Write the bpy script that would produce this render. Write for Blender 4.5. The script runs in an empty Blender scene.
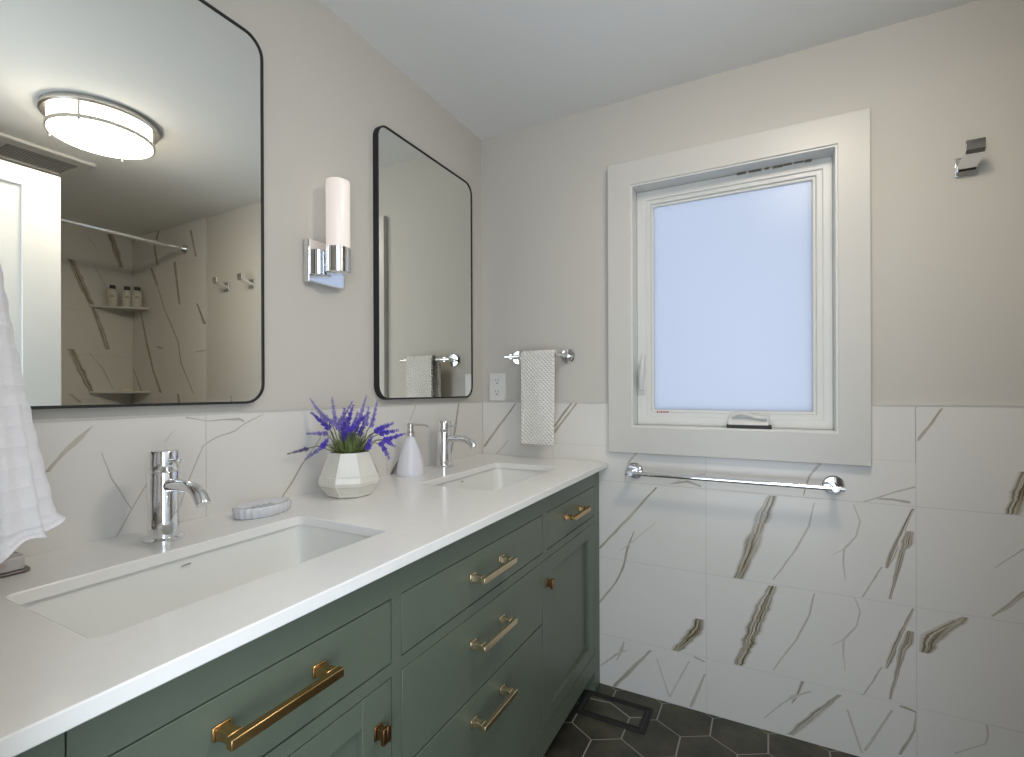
import bpy, bmesh, math, random
from mathutils import Vector, Matrix, noise

scn = bpy.context.scene
COL = scn.collection
PI = math.pi


def srgb(r, g, b):
    f = lambda c: (c / 255 / 12.92) if c / 255 <= 0.04045 else ((c / 255 + 0.055) / 1.055) ** 2.4
    return (f(r), f(g), f(b), 1.0)


# ---------------------------------------------------------------- camera
F_PX, V0, ROLL, YAW = 487.85, 390.27, -0.00387, 0.48234
CAM = Vector((1.1137, -1.8481, 1.1472))
fw = Vector((-math.sin(YAW), math.cos(YAW), 0))
r0 = Vector((math.cos(YAW), math.sin(YAW), 0))
u0 = Vector((0, 0, 1))
rt = r0 * math.cos(ROLL) + u0 * math.sin(ROLL)
up = -r0 * math.sin(ROLL) + u0 * math.cos(ROLL)
cd = bpy.data.cameras.new('camera')
cam = bpy.data.objects.new('camera', cd)
COL.objects.link(cam)
cd.sensor_width = 36
cd.lens = F_PX * 36 / 1024
cd.shift_y = (V0 - 378.5) / 1024
cd.clip_start = 0.02
M = Matrix.Identity(4)
for i in range(3):
    M[i][0], M[i][1], M[i][2], M[i][3] = rt[i], up[i], -fw[i], CAM[i]
cam.matrix_world = M
scn.camera = cam

# ---------------------------------------------------------------- light and exposure
scn.view_settings.view_transform = 'Standard'
scn.view_settings.look = 'None'
scn.view_settings.gamma = 1
scn.view_settings.use_curve_mapping = False
scn.view_settings.exposure = 0.06
scn.cycles.use_denoising = True
scn.cycles.max_bounces = 10
scn.cycles.diffuse_bounces = 5
scn.cycles.glossy_bounces = 6
scn.cycles.transparent_max_bounces = 8
scn.cycles.sample_clamp_indirect = 4.0
scn.cycles.caustics_reflective = False

DAY = 2.5            # daylight outside the window and in the hall behind the door
LAMP = 30.0            # ceiling lamp glass
SCONCE = 0.42          # sconce glass
w = bpy.data.worlds.new('sky')
scn.world = w
w.use_nodes = True
bg = w.node_tree.nodes['Background']
bg.inputs[0].default_value = (0.80, 0.90, 1.0, 1)
bg.inputs[1].default_value = DAY
# sky gradient, lower half made brighter as added fill for the ceiling
_n, _l = w.node_tree.nodes, w.node_tree.links
_tc = _n.new('ShaderNodeTexCoord')
_sx = _n.new('ShaderNodeSeparateXYZ')
_l.new(_tc.outputs['Generated'], _sx.inputs[0])
_cr = _n.new('ShaderNodeValToRGB')
_mr = _n.new('ShaderNodeMapRange')
_mr.inputs[1].default_value, _mr.inputs[2].default_value = -0.6, 0.6
_l.new(_sx.outputs[2], _mr.inputs[0])
_l.new(_mr.outputs[0], _cr.inputs[0])
_cr.color_ramp.elements[0].color = (1.45, 1.62, 1.84, 1)
_cr.color_ramp.elements[1].color = (0.76, 0.86, 0.98, 1)
# added bias: brighter from +x to lift the left wall and near counter
_mx = _n.new('ShaderNodeMapRange')
_mx.inputs[1].default_value, _mx.inputs[2].default_value = -0.5, 0.95
_mx.inputs[3].default_value, _mx.inputs[4].default_value = 0.84, 1.45
_l.new(_sx.outputs[0], _mx.inputs[0])
_ml = _n.new('ShaderNodeVectorMath')
_ml.operation = 'SCALE'
_l.new(_cr.outputs[0], _ml.inputs[0])
_l.new(_mx.outputs[0], _ml.inputs['Scale'])
_l.new(_ml.outputs[0], bg.inputs[0])
pl = bpy.data.lights.new('doorway_portal', 'AREA')
pl.shape = 'RECTANGLE'
pl.size, pl.size_y = 0.85, 2.05
pl.cycles.is_portal = True
po = bpy.data.objects.new('doorway_portal', pl)
COL.objects.link(po)
po.location = (1.045, -1.835, 1.025)
po.rotation_euler = (PI / 2, 0, 0)

# ---------------------------------------------------------------- materials


def mat(name, base, rough=0.5, metal=0.0, bump=0.0, bscale=200.0, spec=0.5, var=0.0, vscale=6.0, coat=0.0, trans=0.0, emit=0.0, ecol=None):
    m = bpy.data.materials.new(name)
    m.use_nodes = True
    nt = m.node_tree
    b = nt.nodes['Principled BSDF']
    b.inputs['Base Color'].default_value = base
    b.inputs['Roughness'].default_value = rough
    b.inputs['Metallic'].default_value = metal
    b.inputs['Specular IOR Level'].default_value = spec
    b.inputs['Coat Weight'].default_value = coat
    b.inputs['Transmission Weight'].default_value = trans
    if emit:
        b.inputs['Emission Color'].default_value = ecol or base
        b.inputs['Emission Strength'].default_value = emit
    tc = nt.nodes.new('ShaderNodeTexCoord')
    if var:
        n = nt.nodes.new('ShaderNodeTexNoise')
        n.inputs['Scale'].default_value = vscale
        n.inputs['Detail'].default_value = 5
        nt.links.new(tc.outputs['Object'], n.inputs['Vector'])
        r = nt.nodes.new('ShaderNodeValToRGB')
        r.color_ramp.elements[0].position = 0.3
        r.color_ramp.elements[1].position = 0.7
        r.color_ramp.elements[0].color = tuple(c * (1 - var) for c in base[:3]) + (1,)
        r.color_ramp.elements[1].color = tuple(min(1, c * (1 + var)) for c in base[:3]) + (1,)
        nt.links.new(n.outputs['Fac'], r.inputs['Fac'])
        nt.links.new(r.outputs['Color'], b.inputs['Base Color'])
    if bump:
        n = nt.nodes.new('ShaderNodeTexNoise')
        n.inputs['Scale'].default_value = bscale
        n.inputs['Detail'].default_value = 3
        nt.links.new(tc.outputs['Object'], n.inputs['Vector'])
        bp = nt.nodes.new('ShaderNodeBump')
        bp.inputs['Strength'].default_value = bump
        bp.inputs['Distance'].default_value = 0.002
        nt.links.new(n.outputs['Fac'], bp.inputs['Height'])
        nt.links.new(bp.outputs['Normal'], b.inputs['Normal'])
    return m


TILE_COL = (0.71, 0.69, 0.65, 1)
M_PAINT = mat('wall_paint', (0.565, 0.54, 0.49, 1), 0.7, bump=0.08, bscale=350, spec=0.25)
M_CEIL = mat('ceiling_paint', (0.84, 0.845, 0.835, 1), 0.85, spec=0.2)
M_TRIM = mat('white_trim_paint', (0.60, 0.585, 0.545, 1), 0.35, var=0.01)
M_DOOR = mat('white_door_paint', (0.80, 0.81, 0.80, 1), 0.4, var=0.01)
M_VINYL = mat('white_vinyl', (0.66, 0.66, 0.63, 1), 0.35, var=0.01)
M_TILE = mat('glazed_tile', TILE_COL, 0.22, var=0.025, vscale=2.5)
M_TGROUT = mat('tile_grout', (0.56, 0.54, 0.51, 1), 0.8, bump=0.1)
M_METALEDGE = mat('satin_edge_strip', (0.55, 0.54, 0.51, 1), 0.4, var=0.02)
M_QUARTZ = mat('white_quartz', (0.83, 0.825, 0.80, 1), 0.16, var=0.012, vscale=40)
M_CERAMIC = mat('white_ceramic', (0.80, 0.80, 0.77, 1), 0.12, var=0.01)
M_GREEN = mat('sage_green_lacquer', srgb(92, 101, 87), 0.38, var=0.03, vscale=60, bump=0.03, bscale=600)
M_DARK = mat('cabinet_shadow_gap', (0.02, 0.025, 0.02, 1), 0.9, var=0.05)
M_CHROME = mat('chrome', (0.86, 0.87, 0.89, 1), 0.06, 1.0, var=0.01)
M_NICKEL = mat('brushed_nickel', (0.62, 0.60, 0.57, 1), 0.28, 1.0, var=0.03, vscale=80)
M_BRASS = mat('brushed_brass', srgb(196, 160, 108), 0.27, 1.0, var=0.05, vscale=120)
M_BRASS_LIT = mat('window_lit_brass', srgb(222, 202, 168), 0.25, 1.0, var=0.04, vscale=120)  # brass of the middle pulls, window reflection lightened into the colour
M_BLACK = mat('black_metal', (0.010, 0.010, 0.012, 1), 0.6, var=0.1)
M_BRASS_SHADED = mat('shaded_brass', srgb(150, 112, 74), 0.3, 1.0, var=0.06, vscale=120)  # knob brass, its dark reflections put into the colour
M_IRON = mat('matt_black_iron', (0.012, 0.012, 0.012, 1), 0.75, var=0.1)
M_MIRROR = mat('mirror_glass', (0.93, 0.935, 0.885, 1), 0.0, 1.0)
M_PLATE = mat('white_plastic', (0.74, 0.73, 0.70, 1), 0.35, var=0.01)
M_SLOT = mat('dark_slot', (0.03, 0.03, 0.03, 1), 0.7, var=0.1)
M_VASE = mat('cream_glaze', (0.66, 0.64, 0.57, 1), 0.18, var=0.05, vscale=14, coat=0.3)
M_SOAPW = mat('white_satin_ceramic', (0.72, 0.72, 0.77, 1), 0.25, var=0.01)
M_GLASSW = mat('frosted_pressed_glass', (0.62, 0.63, 0.66, 1), 0.12, var=0.03, vscale=20, coat=0.4)
M_BOTTLE = mat('ivory_plastic', (0.66, 0.64, 0.56, 1), 0.4, var=0.02)
M_CAP = mat('black_plastic', (0.012, 0.012, 0.012, 1), 0.35, var=0.1)
M_SOAP = mat('ivory_soap', (0.72, 0.66, 0.52, 1), 0.5, var=0.04)
M_STEM = mat('green_stem', srgb(92, 104, 66), 0.6, var=0.2, vscale=60)
M_LEAF = mat('grey_green_leaf', srgb(116, 128, 78), 0.6, var=0.25, vscale=50)
M_PURP = [mat('pale_lavender', srgb(140, 128, 200), 0.7, var=0.15, vscale=120),
          mat('violet_lavender', srgb(96, 74, 198), 0.7, var=0.2, vscale=120),
          mat('dusky_lavender', srgb(104, 84, 140), 0.7, var=0.2, vscale=120)]
M_RED = mat('red_print', srgb(170, 95, 95), 0.6, var=0.05)
M_INK = mat('grey_print', srgb(165, 163, 155), 0.6, var=0.05)
M_SEAL = mat('torn_foam_sealant', srgb(116, 112, 98), 0.9, var=0.3, vscale=150)
M_SHADE = mat('opal_glass', (0.62, 0.59, 0.56, 1), 0.3, emit=SCONCE, ecol=(1.0, 0.86, 0.76, 1))
M_DIFF = mat('lit_opal_glass', (0.8, 0.8, 0.78, 1), 0.35, emit=LAMP, ecol=(1.0, 0.89, 0.74, 1))


def new_mat(name):
    m = bpy.data.materials.new(name)
    m.use_nodes = True
    nt = m.node_tree
    return m, nt, nt.nodes, nt.links, nt.nodes['Principled BSDF']


def math_n(nt, op, a, b=None):
    n = nt.nodes.new('ShaderNodeMath')
    n.operation = op
    for i, v in ((0, a), (1, b)):
        if v is None:
            continue
        if isinstance(v, (int, float)):
            n.inputs[i].default_value = v
        else:
            nt.links.new(v, n.inputs[i])
    return n.outputs[0]


def make_vein():
    """marble vein: UV.x runs along the vein in metres, UV.y across it -1..1 (stored 0..1), attribute 'vein' its strength"""
    m, nt, N, L, b = new_mat('marble_vein')
    uv = N.new('ShaderNodeUVMap')
    uv.uv_map = 'vein_uv'
    at = N.new('ShaderNodeAttribute')
    at.attribute_name = 'vein'
    sx = N.new('ShaderNodeSeparateXYZ')
    L.new(uv.outputs['UV'], sx.inputs[0])
    across = math_n(nt, 'ABSOLUTE', math_n(nt, 'SUBTRACT', math_n(nt, 'MULTIPLY', sx.outputs[1], 2.0), 1.0))
    mp = N.new('ShaderNodeMapping')
    mp.inputs['Scale'].default_value = (4, 7, 1)
    L.new(uv.outputs['UV'], mp.inputs[0])
    ns = N.new('ShaderNodeTexNoise')
    ns.inputs['Scale'].default_value = 1.0
    ns.inputs['Detail'].default_value = 6
    ns.inputs['Roughness'].default_value = 0.65
    ns.inputs['Distortion'].default_value = 0.35
    L.new(mp.outputs[0], ns.inputs['Vector'])
    # ragged soft edge
    edge = math_n(nt, 'ADD', across, math_n(nt, 'MULTIPLY', math_n(nt, 'SUBTRACT', ns.outputs['Fac'], 0.5), 0.75))
    mr = N.new('ShaderNodeMapRange')
    mr.interpolation_type = 'SMOOTHSTEP'
    for i, v in ((1, 0.42), (2, 0.98), (3, 1.0), (4, 0.0)):
        mr.inputs[i].default_value = v
    L.new(edge, mr.inputs[0])
    streak = N.new('ShaderNodeMapRange')
    for i, v in ((1, 0.36), (2, 0.58), (3, 0.30), (4, 1.0)):
        streak.inputs[i].default_value = v
    L.new(ns.outputs['Fac'], streak.inputs[0])
    fac = math_n(nt, 'MULTIPLY', mr.outputs[0], math_n(nt, 'MULTIPLY', at.outputs['Fac'], streak.outputs[0]))
    cr = N.new('ShaderNodeValToRGB')
    cr.color_ramp.elements[0].position = 0.40
    cr.color_ramp.elements[0].color = srgb(158, 142, 104)
    cr.color_ramp.elements[1].position = 0.62
    cr.color_ramp.elements[1].color = srgb(74, 62, 38)
    L.new(ns.outputs['Fac'], cr.inputs[0])
    mx = N.new('ShaderNodeMix')
    mx.data_type = 'RGBA'
    mx.inputs[6].default_value = TILE_COL
    L.new(fac, mx.inputs[0])
    L.new(cr.outputs[0], mx.inputs[7])
    L.new(mx.outputs[2], b.inputs['Base Color'])
    b.inputs['Roughness'].default_value = 0.22
    return m


def make_floor_tile():
    m, nt, N, L, b = new_mat('slate_hexagon_tile')
    tc = N.new('ShaderNodeTexCoord')
    n1 = N.new('ShaderNodeTexNoise')
    n1.inputs['Scale'].default_value = 9
    n1.inputs['Detail'].default_value = 8
    n1.inputs['Roughness'].default_value = 0.65
    L.new(tc.outputs['Object'], n1.inputs['Vector'])
    cr = N.new('ShaderNodeValToRGB')
    e = cr.color_ramp.elements
    e[0].position, e[0].color = 0.36, srgb(42, 41, 36)
    e[1].position, e[1].color = 0.68, srgb(74, 71, 57)
    L.new(n1.outputs['Fac'], cr.inputs[0])
    L.new(cr.outputs[0], b.inputs['Base Color'])
    b.inputs['Roughness'].default_value = 0.42
    bp = N.new('ShaderNodeBump')
    bp.inputs['Strength'].default_value = 0.15
    bp.inputs['Distance'].default_value = 0.003
    L.new(n1.outputs['Fac'], bp.inputs['Height'])
    L.new(bp.outputs['Normal'], b.inputs['Normal'])
    return m


def make_waffle(name, base, sx, sz, strength=0.6, dist=0.004, diagonal=False):
    """woven cloth: raised ribs crossing each other"""
    m, nt, N, L, b = new_mat(name)
    tc = N.new('ShaderNodeTexCoord')
    s = N.new('ShaderNodeSeparateXYZ')
    L.new(tc.outputs['Object'], s.inputs[0])
    u_, v_ = s.outputs[0], s.outputs[2]
    if diagonal:
        u_, v_ = math_n(nt, 'ADD', u_, v_), math_n(nt, 'SUBTRACT', u_, v_)
    a = math_n(nt, 'ABSOLUTE', math_n(nt, 'SINE', math_n(nt, 'MULTIPLY', u_, sx))) if sx else None
    c = math_n(nt, 'ABSOLUTE', math_n(nt, 'SINE', math_n(nt, 'MULTIPLY', v_, sz)))
    h = math_n(nt, 'MULTIPLY', a, c) if a is not None else c
    n1 = N.new('ShaderNodeTexNoise')
    n1.inputs['Scale'].default_value = 420
    L.new(tc.outputs['Object'], n1.inputs['Vector'])
    hh = math_n(nt, 'ADD', math_n(nt, 'MULTIPLY', h, -1.0), math_n(nt, 'MULTIPLY', n1.outputs['Fac'], 0.5))
    bp = N.new('ShaderNodeBump')
    bp.inputs['Strength'].default_value = strength
    bp.inputs['Distance'].default_value = dist
    L.new(hh, bp.inputs['Height'])
    L.new(bp.outputs['Normal'], b.inputs['Normal'])
    b.inputs['Base Color'].default_value = base
    b.inputs['Roughness'].default_value = 0.95
    b.inputs['Specular IOR Level'].default_value = 0.1
    b.inputs['Sheen Weight'].default_value = 0.2
    return m


def make_pane():
    """frosted pane: daylight from outside scattered through it"""
    m, nt, N, L, b = new_mat('frosted_window_glass')
    out = N['Material Output']
    tr = N.new('ShaderNodeBsdfTranslucent')
    tr.inputs['Color'].default_value = (0.425, 0.435, 0.465, 1)
    gl = N.new('ShaderNodeBsdfGlossy')
    gl.inputs['Roughness'].default_value = 0.3
    mx = N.new('ShaderNodeMixShader')
    mx.inputs[0].default_value = 0.03
    L.new(tr.outputs[0], mx.inputs[1])
    L.new(gl.outputs[0], mx.inputs[2])
    L.new(mx.outputs[0], out.inputs['Surface'])
    return m


def make_stone():
    m, nt, N, L, b = new_mat('mottled_brown_stone')
    tc = N.new('ShaderNodeTexCoord')
    n1 = N.new('ShaderNodeTexVoronoi')
    n1.inputs['Scale'].default_value = 55
    L.new(tc.outputs['Object'], n1.inputs['Vector'])
    cr = N.new('ShaderNodeValToRGB')
    e = cr.color_ramp.elements
    e[0].position, e[0].color = 0.15, srgb(132, 112, 96)
    e[1].position, e[1].color = 0.6, srgb(190, 186, 186)
    L.new(n1.outputs['Distance'], cr.inputs[0])
    L.new(cr.outputs[0], b.inputs['Base Color'])
    b.inputs['Roughness'].default_value = 0.3
    return m


M_VEIN = make_vein()
M_SLATE = make_floor_tile()
M_FGROUT = mat('pale_floor_grout', srgb(150, 148, 138), 0.9, bump=0.1)
M_WAFFLE = make_waffle('cream_waffle_cloth', (0.88, 0.86, 0.80, 1), 200, 200, 0.8, 0.006, True)
M_TERRY = make_waffle('white_ribbed_terry', (0.80, 0.80, 0.84, 1), 0, 130, 0.4, 0.005)
M_PANE = make_pane()
M_STONE = make_stone()

# ---------------------------------------------------------------- helpers
ORIGIN = {}     # world position of every object's own origin (no object here is rotated or scaled)


def tag(o, label=None, cat=None, group=None, kind=None):
    for k, v in (('label', label), ('category', cat), ('group', group), ('kind', kind)):
        if v:
            o[k] = v
    return o


def thing(name, label, cat, loc, group=None):
    o = bpy.data.objects.new(name, None)
    o.empty_display_size = 0.05
    COL.objects.link(o)
    o.location = loc
    ORIGIN[o.name] = Vector(loc)
    return tag(o, label, cat, group)


def obj(name, bm, m, parent=None, smooth=35, bevel=0.0, seg=2, recalc=True):
    """link a bmesh given in world coordinates as ONE mesh object"""
    me = bpy.data.meshes.new(name)
    if recalc:
        bmesh.ops.recalc_face_normals(bm, faces=bm.faces)
    if parent is None:
        xs = [v.co for v in bm.verts]
        base = Vector(((min(v.x for v in xs) + max(v.x for v in xs)) / 2, (min(v.y for v in xs) + max(v.y for v in xs)) / 2, min(v.z for v in xs)))
    else:
        base = ORIGIN[parent.name]
    bmesh.ops.translate(bm, vec=-base, verts=bm.verts)
    bm.to_mesh(me)
    bm.free()
    for mm in (m if isinstance(m, (list, tuple)) else [m]):
        me.materials.append(mm)
    if smooth:
        me.polygons.foreach_set('use_smooth', [True] * len(me.polygons))
        me.set_sharp_from_angle(angle=math.radians(smooth))
    o = bpy.data.objects.new(name, me)
    COL.objects.link(o)
    if parent is None:
        o.location = base
    else:
        o.parent = parent
    ORIGIN[o.name] = base
    if bevel:
        b = o.modifiers.new('bevel', 'BEVEL')
        b.width = bevel
        b.segments = seg
        b.limit_method = 'ANGLE'
        b.angle_limit = math.radians(40)
        b.harden_normals = False
    return o


def struct(name, bm, m, parent=None, **k):
    o = obj(name, bm, m, parent, **k)
    if parent is None:
        o['kind'] = 'structure'
    return o


def add_box(bm, x0, x1, y0, y1, z0, z1, mi=0):
    v = [bm.verts.new((x, y, z)) for x in (x0, x1) for y in (y0, y1) for z in (z0, z1)]
    for q in ((0, 1, 3, 2), (4, 6, 7, 5), (0, 4, 5, 1), (2, 3, 7, 6), (0, 2, 6, 4), (1, 5, 7, 3)):
        f = bm.faces.new([v[i] for i in q])
        f.material_index = mi
    return v


def box(*a):
    bm = bmesh.new()
    add_box(bm, *a)
    return bm


def add_loft(bm, rings, caps=True, closed=True, mi=0):
    """rings: list of lists of points, same count"""
    R = [[bm.verts.new(p) for p in r] for r in rings]
    n = len(R[0])
    for a, b in zip(R, R[1:]):
        for i in range(n if closed else n - 1):
            f = bm.faces.new((a[i], a[(i + 1) % n], b[(i + 1) % n], b[i]))
            f.material_index = mi
    if caps:
        bm.faces.new(list(reversed(R[0]))).material_index = mi
        bm.faces.new(R[-1]).material_index = mi
    return R


def add_lathe(bm, c, prof, n=32, axis='z', caps=True, mi=0):
    """prof: (radius, height) along the axis through c"""
    c = Vector(c)
    rings = []
    for r, h in prof:
        ring = []
        for i in range(n):
            a = 2 * PI * i / n
            p, q = r * math.cos(a), r * math.sin(a)
            d = {'z': (p, q, h), 'x': (h, p, q), 'y': (q, h, p)}[axis]
            ring.append(c + Vector(d))
        rings.append(ring)
    return add_loft(bm, rings, caps, mi=mi)


def lathe(c, prof, n=32, axis='z'):
    bm = bmesh.new()
    add_lathe(bm, c, prof, n, axis)
    bmesh.ops.recalc_face_normals(bm, faces=bm.faces)
    return bm


def add_tube(bm, pts, rad, n=12, mi=0):
    pts = [Vector(p) for p in pts]
    if not isinstance(rad, (list, tuple)):
        rad = [rad] * len(pts)
    rings = []
    t0 = (pts[1] - pts[0]).normalized()
    ref = Vector((0, 0, 1)) if abs(t0.z) < 0.9 else Vector((1, 0, 0))
    s = t0.cross(ref).normalized()
    for i, p in enumerate(pts):
        a, b = pts[max(i - 1, 0)], pts[min(i + 1, len(pts) - 1)]
        t = (b - a).normalized()
        s = (s - t * s.dot(t)).normalized()
        q = t.cross(s)
        rings.append([p + (s * math.cos(2 * PI * k / n) + q * math.sin(2 * PI * k / n)) * rad[i] for k in range(n)])
    return add_loft(bm, rings, True, mi=mi)


def tube(pts, rad, n=12):
    bm = bmesh.new()
    add_tube(bm, pts, rad, n)
    bmesh.ops.recalc_face_normals(bm, faces=bm.faces)
    return bm


def add_prism(bm, poly, axis, a0, a1, mi=0):
    """poly in the two other axes (in x,y,z order), extruded along axis"""
    def P(u, v, a):
        return {'x': (a, u, v), 'y': (u, a, v), 'z': (u, v, a)}[axis]
    r0_ = [P(u, v, a0) for u, v in poly]
    r1_ = [P(u, v, a1) for u, v in poly]
    add_loft(bm, [r0_, r1_], True, mi=mi)


def prism(poly, axis, a0, a1):
    bm = bmesh.new()
    add_prism(bm, poly, axis, a0, a1)
    bmesh.ops.recalc_face_normals(bm, faces=bm.faces)
    return bm


def rrect(u0_, u1_, v0_, v1_, r, seg=8):
    out = []
    for cu, cv, a0 in ((u1_ - r, v1_ - r, 0), (u0_ + r, v1_ - r, PI / 2), (u0_ + r, v0_ + r, PI), (u1_ - r, v0_ + r, 1.5 * PI)):
        for i in range(seg + 1):
            a = a0 + PI / 2 * i / seg
            out.append((cu + r * math.cos(a), cv + r * math.sin(a)))
    return out


def add_frame(bm, outer, inner, axis, a0, a1):
    """ring solid between two outlines with equal point counts"""
    def P(p, a):
        return {'x': (a, p[0], p[1]), 'y': (p[0], a, p[1]), 'z': (p[0], p[1], a)}[axis]
    rings = [[P(p, a0) for p in outer], [P(p, a1) for p in outer], [P(p, a1) for p in inner], [P(p, a0) for p in inner], [P(p, a0) for p in outer]]
    add_loft(bm, rings, False)
    bmesh.ops.remove_doubles(bm, verts=bm.verts, dist=1e-6)
    bmesh.ops.recalc_face_normals(bm, faces=bm.faces)
    return bm


# marble veins: strength, [(along, up, width in mm) ...] on each tiled wall
VEINS_B=[(0.9,[(0.749,0.786,5.5),(0.645,0.661,9.8),(0.529,0.527,8.7)]),
    (0.8,[(0.666,0.615,2.8),(0.641,0.548,9.9),(0.623,0.468,8.5),(0.594,0.406,7.1),(0.528,0.314,8.7)]),
    (0.4,[(0.742,0.652,2.7),(0.659,0.572,4.2),(0.609,0.529,2.8)]),
    (1,[(1.129,0.792,22.2),(1.102,0.727,37.4),(1.07,0.636,42.7),(1.045,0.556,35.4),(1.022,0.495,25.5)]),
    (0.6,[(1.247,0.78,3.6),(1.232,0.706,6),(1.198,0.627,6.1),(1.128,0.51,3.7)]),
    (0.5,[(1.351,0.788,2.3),(1.368,0.735,4.6),(1.358,0.687,4.6),(1.326,0.642,7),(1.324,0.595,4.7),(1.329,0.543,2.3)]),
    (0.4,[(1.326,0.642,4.7),(1.292,0.617,1.2)]),
    (1,[(1.128,0.49,22.3),(1.101,0.423,37.4),(1.069,0.333,42.7),(1.044,0.252,35.5),(1.021,0.198,25.5)]),
    (0.6,[(1.246,0.488,3.6),(1.231,0.413,6),(1.197,0.331,6.1),(1.127,0.208,3.7)]),
    (0.5,[(1.35,0.505,2.3),(1.367,0.453,4.6),(1.357,0.405,4.6),(1.325,0.357,7),(1.323,0.31,4.7),(1.328,0.259,2.3)]),
    (0.4,[(1.325,0.357,4.7),(1.291,0.329,1.2)]),
    (1,[(0.916,0.33,44.6),(0.886,0.29,39.6),(0.854,0.246,34.7),(0.812,0.193,24.3)]),
    (0.7,[(0.678,0.912,7),(0.648,0.875,8.4),(0.635,0.836,5.6),(0.632,0.798,2.8)]),
    (0.8,[(1.263,0.909,10.7),(1.232,0.865,7.2),(1.216,0.801,3.6)]),
    (0.5,[(0.918,0.847,6.6),(0.866,0.833,4),(0.795,0.803,2.7)]),
    (0.7,[(0.802,0.804,4.1),(0.856,0.817,10.7),(0.903,0.803,9.2)]),
    (0.7,[(0.625,0.185,5.7),(0.614,0.147,12.8),(0.596,0.107,4.3)]),
    (0.5,[(0.636,0.155,5.6),(0.593,0.128,7.1),(0.534,0.07,4.3)]),
    (0.75,[(0.726,0.177,6.9),(0.65,0.083,15.5),(0.586,0.003,12.8)]),
    (0.5,[(0.747,0.152,5.5),(0.792,0.021,5.4)]),
    (0.5,[(0.861,0.17,5.3),(0.792,0.021,5.4)]),
    (0.7,[(0.914,0.139,5.2),(0.884,0.055,10.6),(0.865,0.007,9.3)]),
    (0.8,[(0.876,0.191,6.6),(0.913,0.181,5.2)]),
    (0.8,[(1.207,0.189,4.8),(1.197,0.144,10.9),(1.181,0.113,3.7)]),
    (0.5,[(1.223,0.16,6),(1.181,0.137,6.1),(1.099,0.039,3.7)]),
    (0.8,[(1.566,1.089,5.8),(1.54,1.043,7.3),(1.508,0.992,7.4)]),
    (1,[(1.75,0.917,35.6),(1.73,0.846,35.9),(1.716,0.796,30.5)]),
    (0.6,[(1.504,0.854,5.9),(1.454,0.834,4.5),(1.373,0.794,4.6)]),
    (0.7,[(1.411,0.81,3.1),(1.448,0.811,7.6),(1.492,0.806,7.5)]),
    (0.9,[(1.499,0.789,6),(1.466,0.7,13.5),(1.448,0.644,16.6),(1.433,0.6,7.6)]),
    (0.9,[(1.504,0.72,32.7),(1.473,0.663,19.5),(1.461,0.601,12.1),(1.442,0.507,7.6)]),
    (0.6,[(1.422,0.602,4.6),(1.373,0.5,4.6)]),
    (0.9,[(1.498,0.49,6),(1.465,0.397,13.5),(1.446,0.34,16.7),(1.432,0.294,7.6)]),
    (0.9,[(1.503,0.421,32.7),(1.472,0.361,19.5),(1.46,0.298,12.1),(1.441,0.202,7.6)]),
    (0.6,[(1.421,0.295,4.6),(1.371,0.188,4.6)]),
    (0.5,[(1.74,0.705,4.1),(1.678,0.64,2.8)]),
    (0.9,[(1.744,0.587,11),(1.709,0.542,11.1),(1.673,0.503,5.6)]),
    (1,[(1.616,0.489,14.3),(1.569,0.445,34.9),(1.535,0.407,41.2),(1.507,0.364,44.5)]),
    (0.75,[(1.313,0.179,9.5),(1.246,0.096,20.9),(1.176,0.008,18.1)]),
    (0.8,[(1.212,0.194,11.4),(1.19,0.128,4.9)]),
    (0.5,[(1.235,0.168,6.5),(1.183,0.134,6.6),(1.147,0.099,5)]),
    (0.5,[(1.333,0.138,6.3),(1.371,0.013,6.2)]),
    (0.5,[(1.446,0.17,6.1),(1.377,0.023,7.7)]),
    (0.8,[(1.508,0.181,11.9),(1.5,0.127,7.4),(1.464,0.042,9)]),
    (0.8,[(1.464,0.191,9),(1.508,0.181,5.9)]),
    (0.5,[(1.661,0.197,5.6),(1.664,0.163,5.6),(1.658,0.139,4.2)]),
    (0.4,[(1.591,0.088,4.3),(1.658,0.139,4.2)]),
    (0.85,[(0.165,1.091,6.4),(0.089,1.001,9.8),(0.006,0.898,8.9)]),
    (0.4,[(0.126,0.932,4.3),(0.067,0.867,8.7)]),
    (0.9,[(0.417,1.096,7.1),(0.38,1.05,9.2),(0.342,0.998,9.2)]),
    (0.8,[(0.439,1.096,7),(0.38,1.024,8.1),(0.339,0.972,14.4)])]
VEINS_L=[(0.75,[(-1.406,1.083,1.8),(-1.425,1.062,7.5),(-1.448,1.04,7.9),(-1.471,1.007,7.7)]),
    (0.6,[(-1.392,1.033,1.8),(-1.377,0.983,3),(-1.343,0.915,1.9)]),
    (0.55,[(-1.312,0.969,1.9),(-1.343,0.915,3.1),(-1.371,0.865,3.1)]),
    (0.25,[(-1.262,1.067,2.7),(-1.283,1.042,5.3)]),
    (0.7,[(-1.242,1.091,3.4),(-1.198,1.081,2.1),(-1.162,1.082,3.7),(-1.123,1.081,6),(-1.109,1.075,4.6)]),
    (0.55,[(-1.057,1.09,2.4),(-1.105,1.071,3.8),(-1.132,1.054,3.7),(-1.17,1.044,3.6),(-1.204,1.028,2.8),(-1.233,0.963,2.8),(-1.259,0.886,2)]),
    (0.85,[(-0.881,1.02,2.3),(-0.918,0.975,3.8),(-0.946,0.949,5.2),(-0.977,0.906,5.1),(-1.008,0.871,4.2)]),
    (0.6,[(-0.464,1.094,4.9),(-0.499,1.036,2.9)]),
    (1,[(-0.539,0.926,4.7),(-0.574,0.886,18.4),(-0.59,0.868,16.5)]),
    (0.9,[(-0.189,1.097,11.1),(-0.219,0.981,14.3),(-0.258,0.865,8.6)])]
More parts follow.
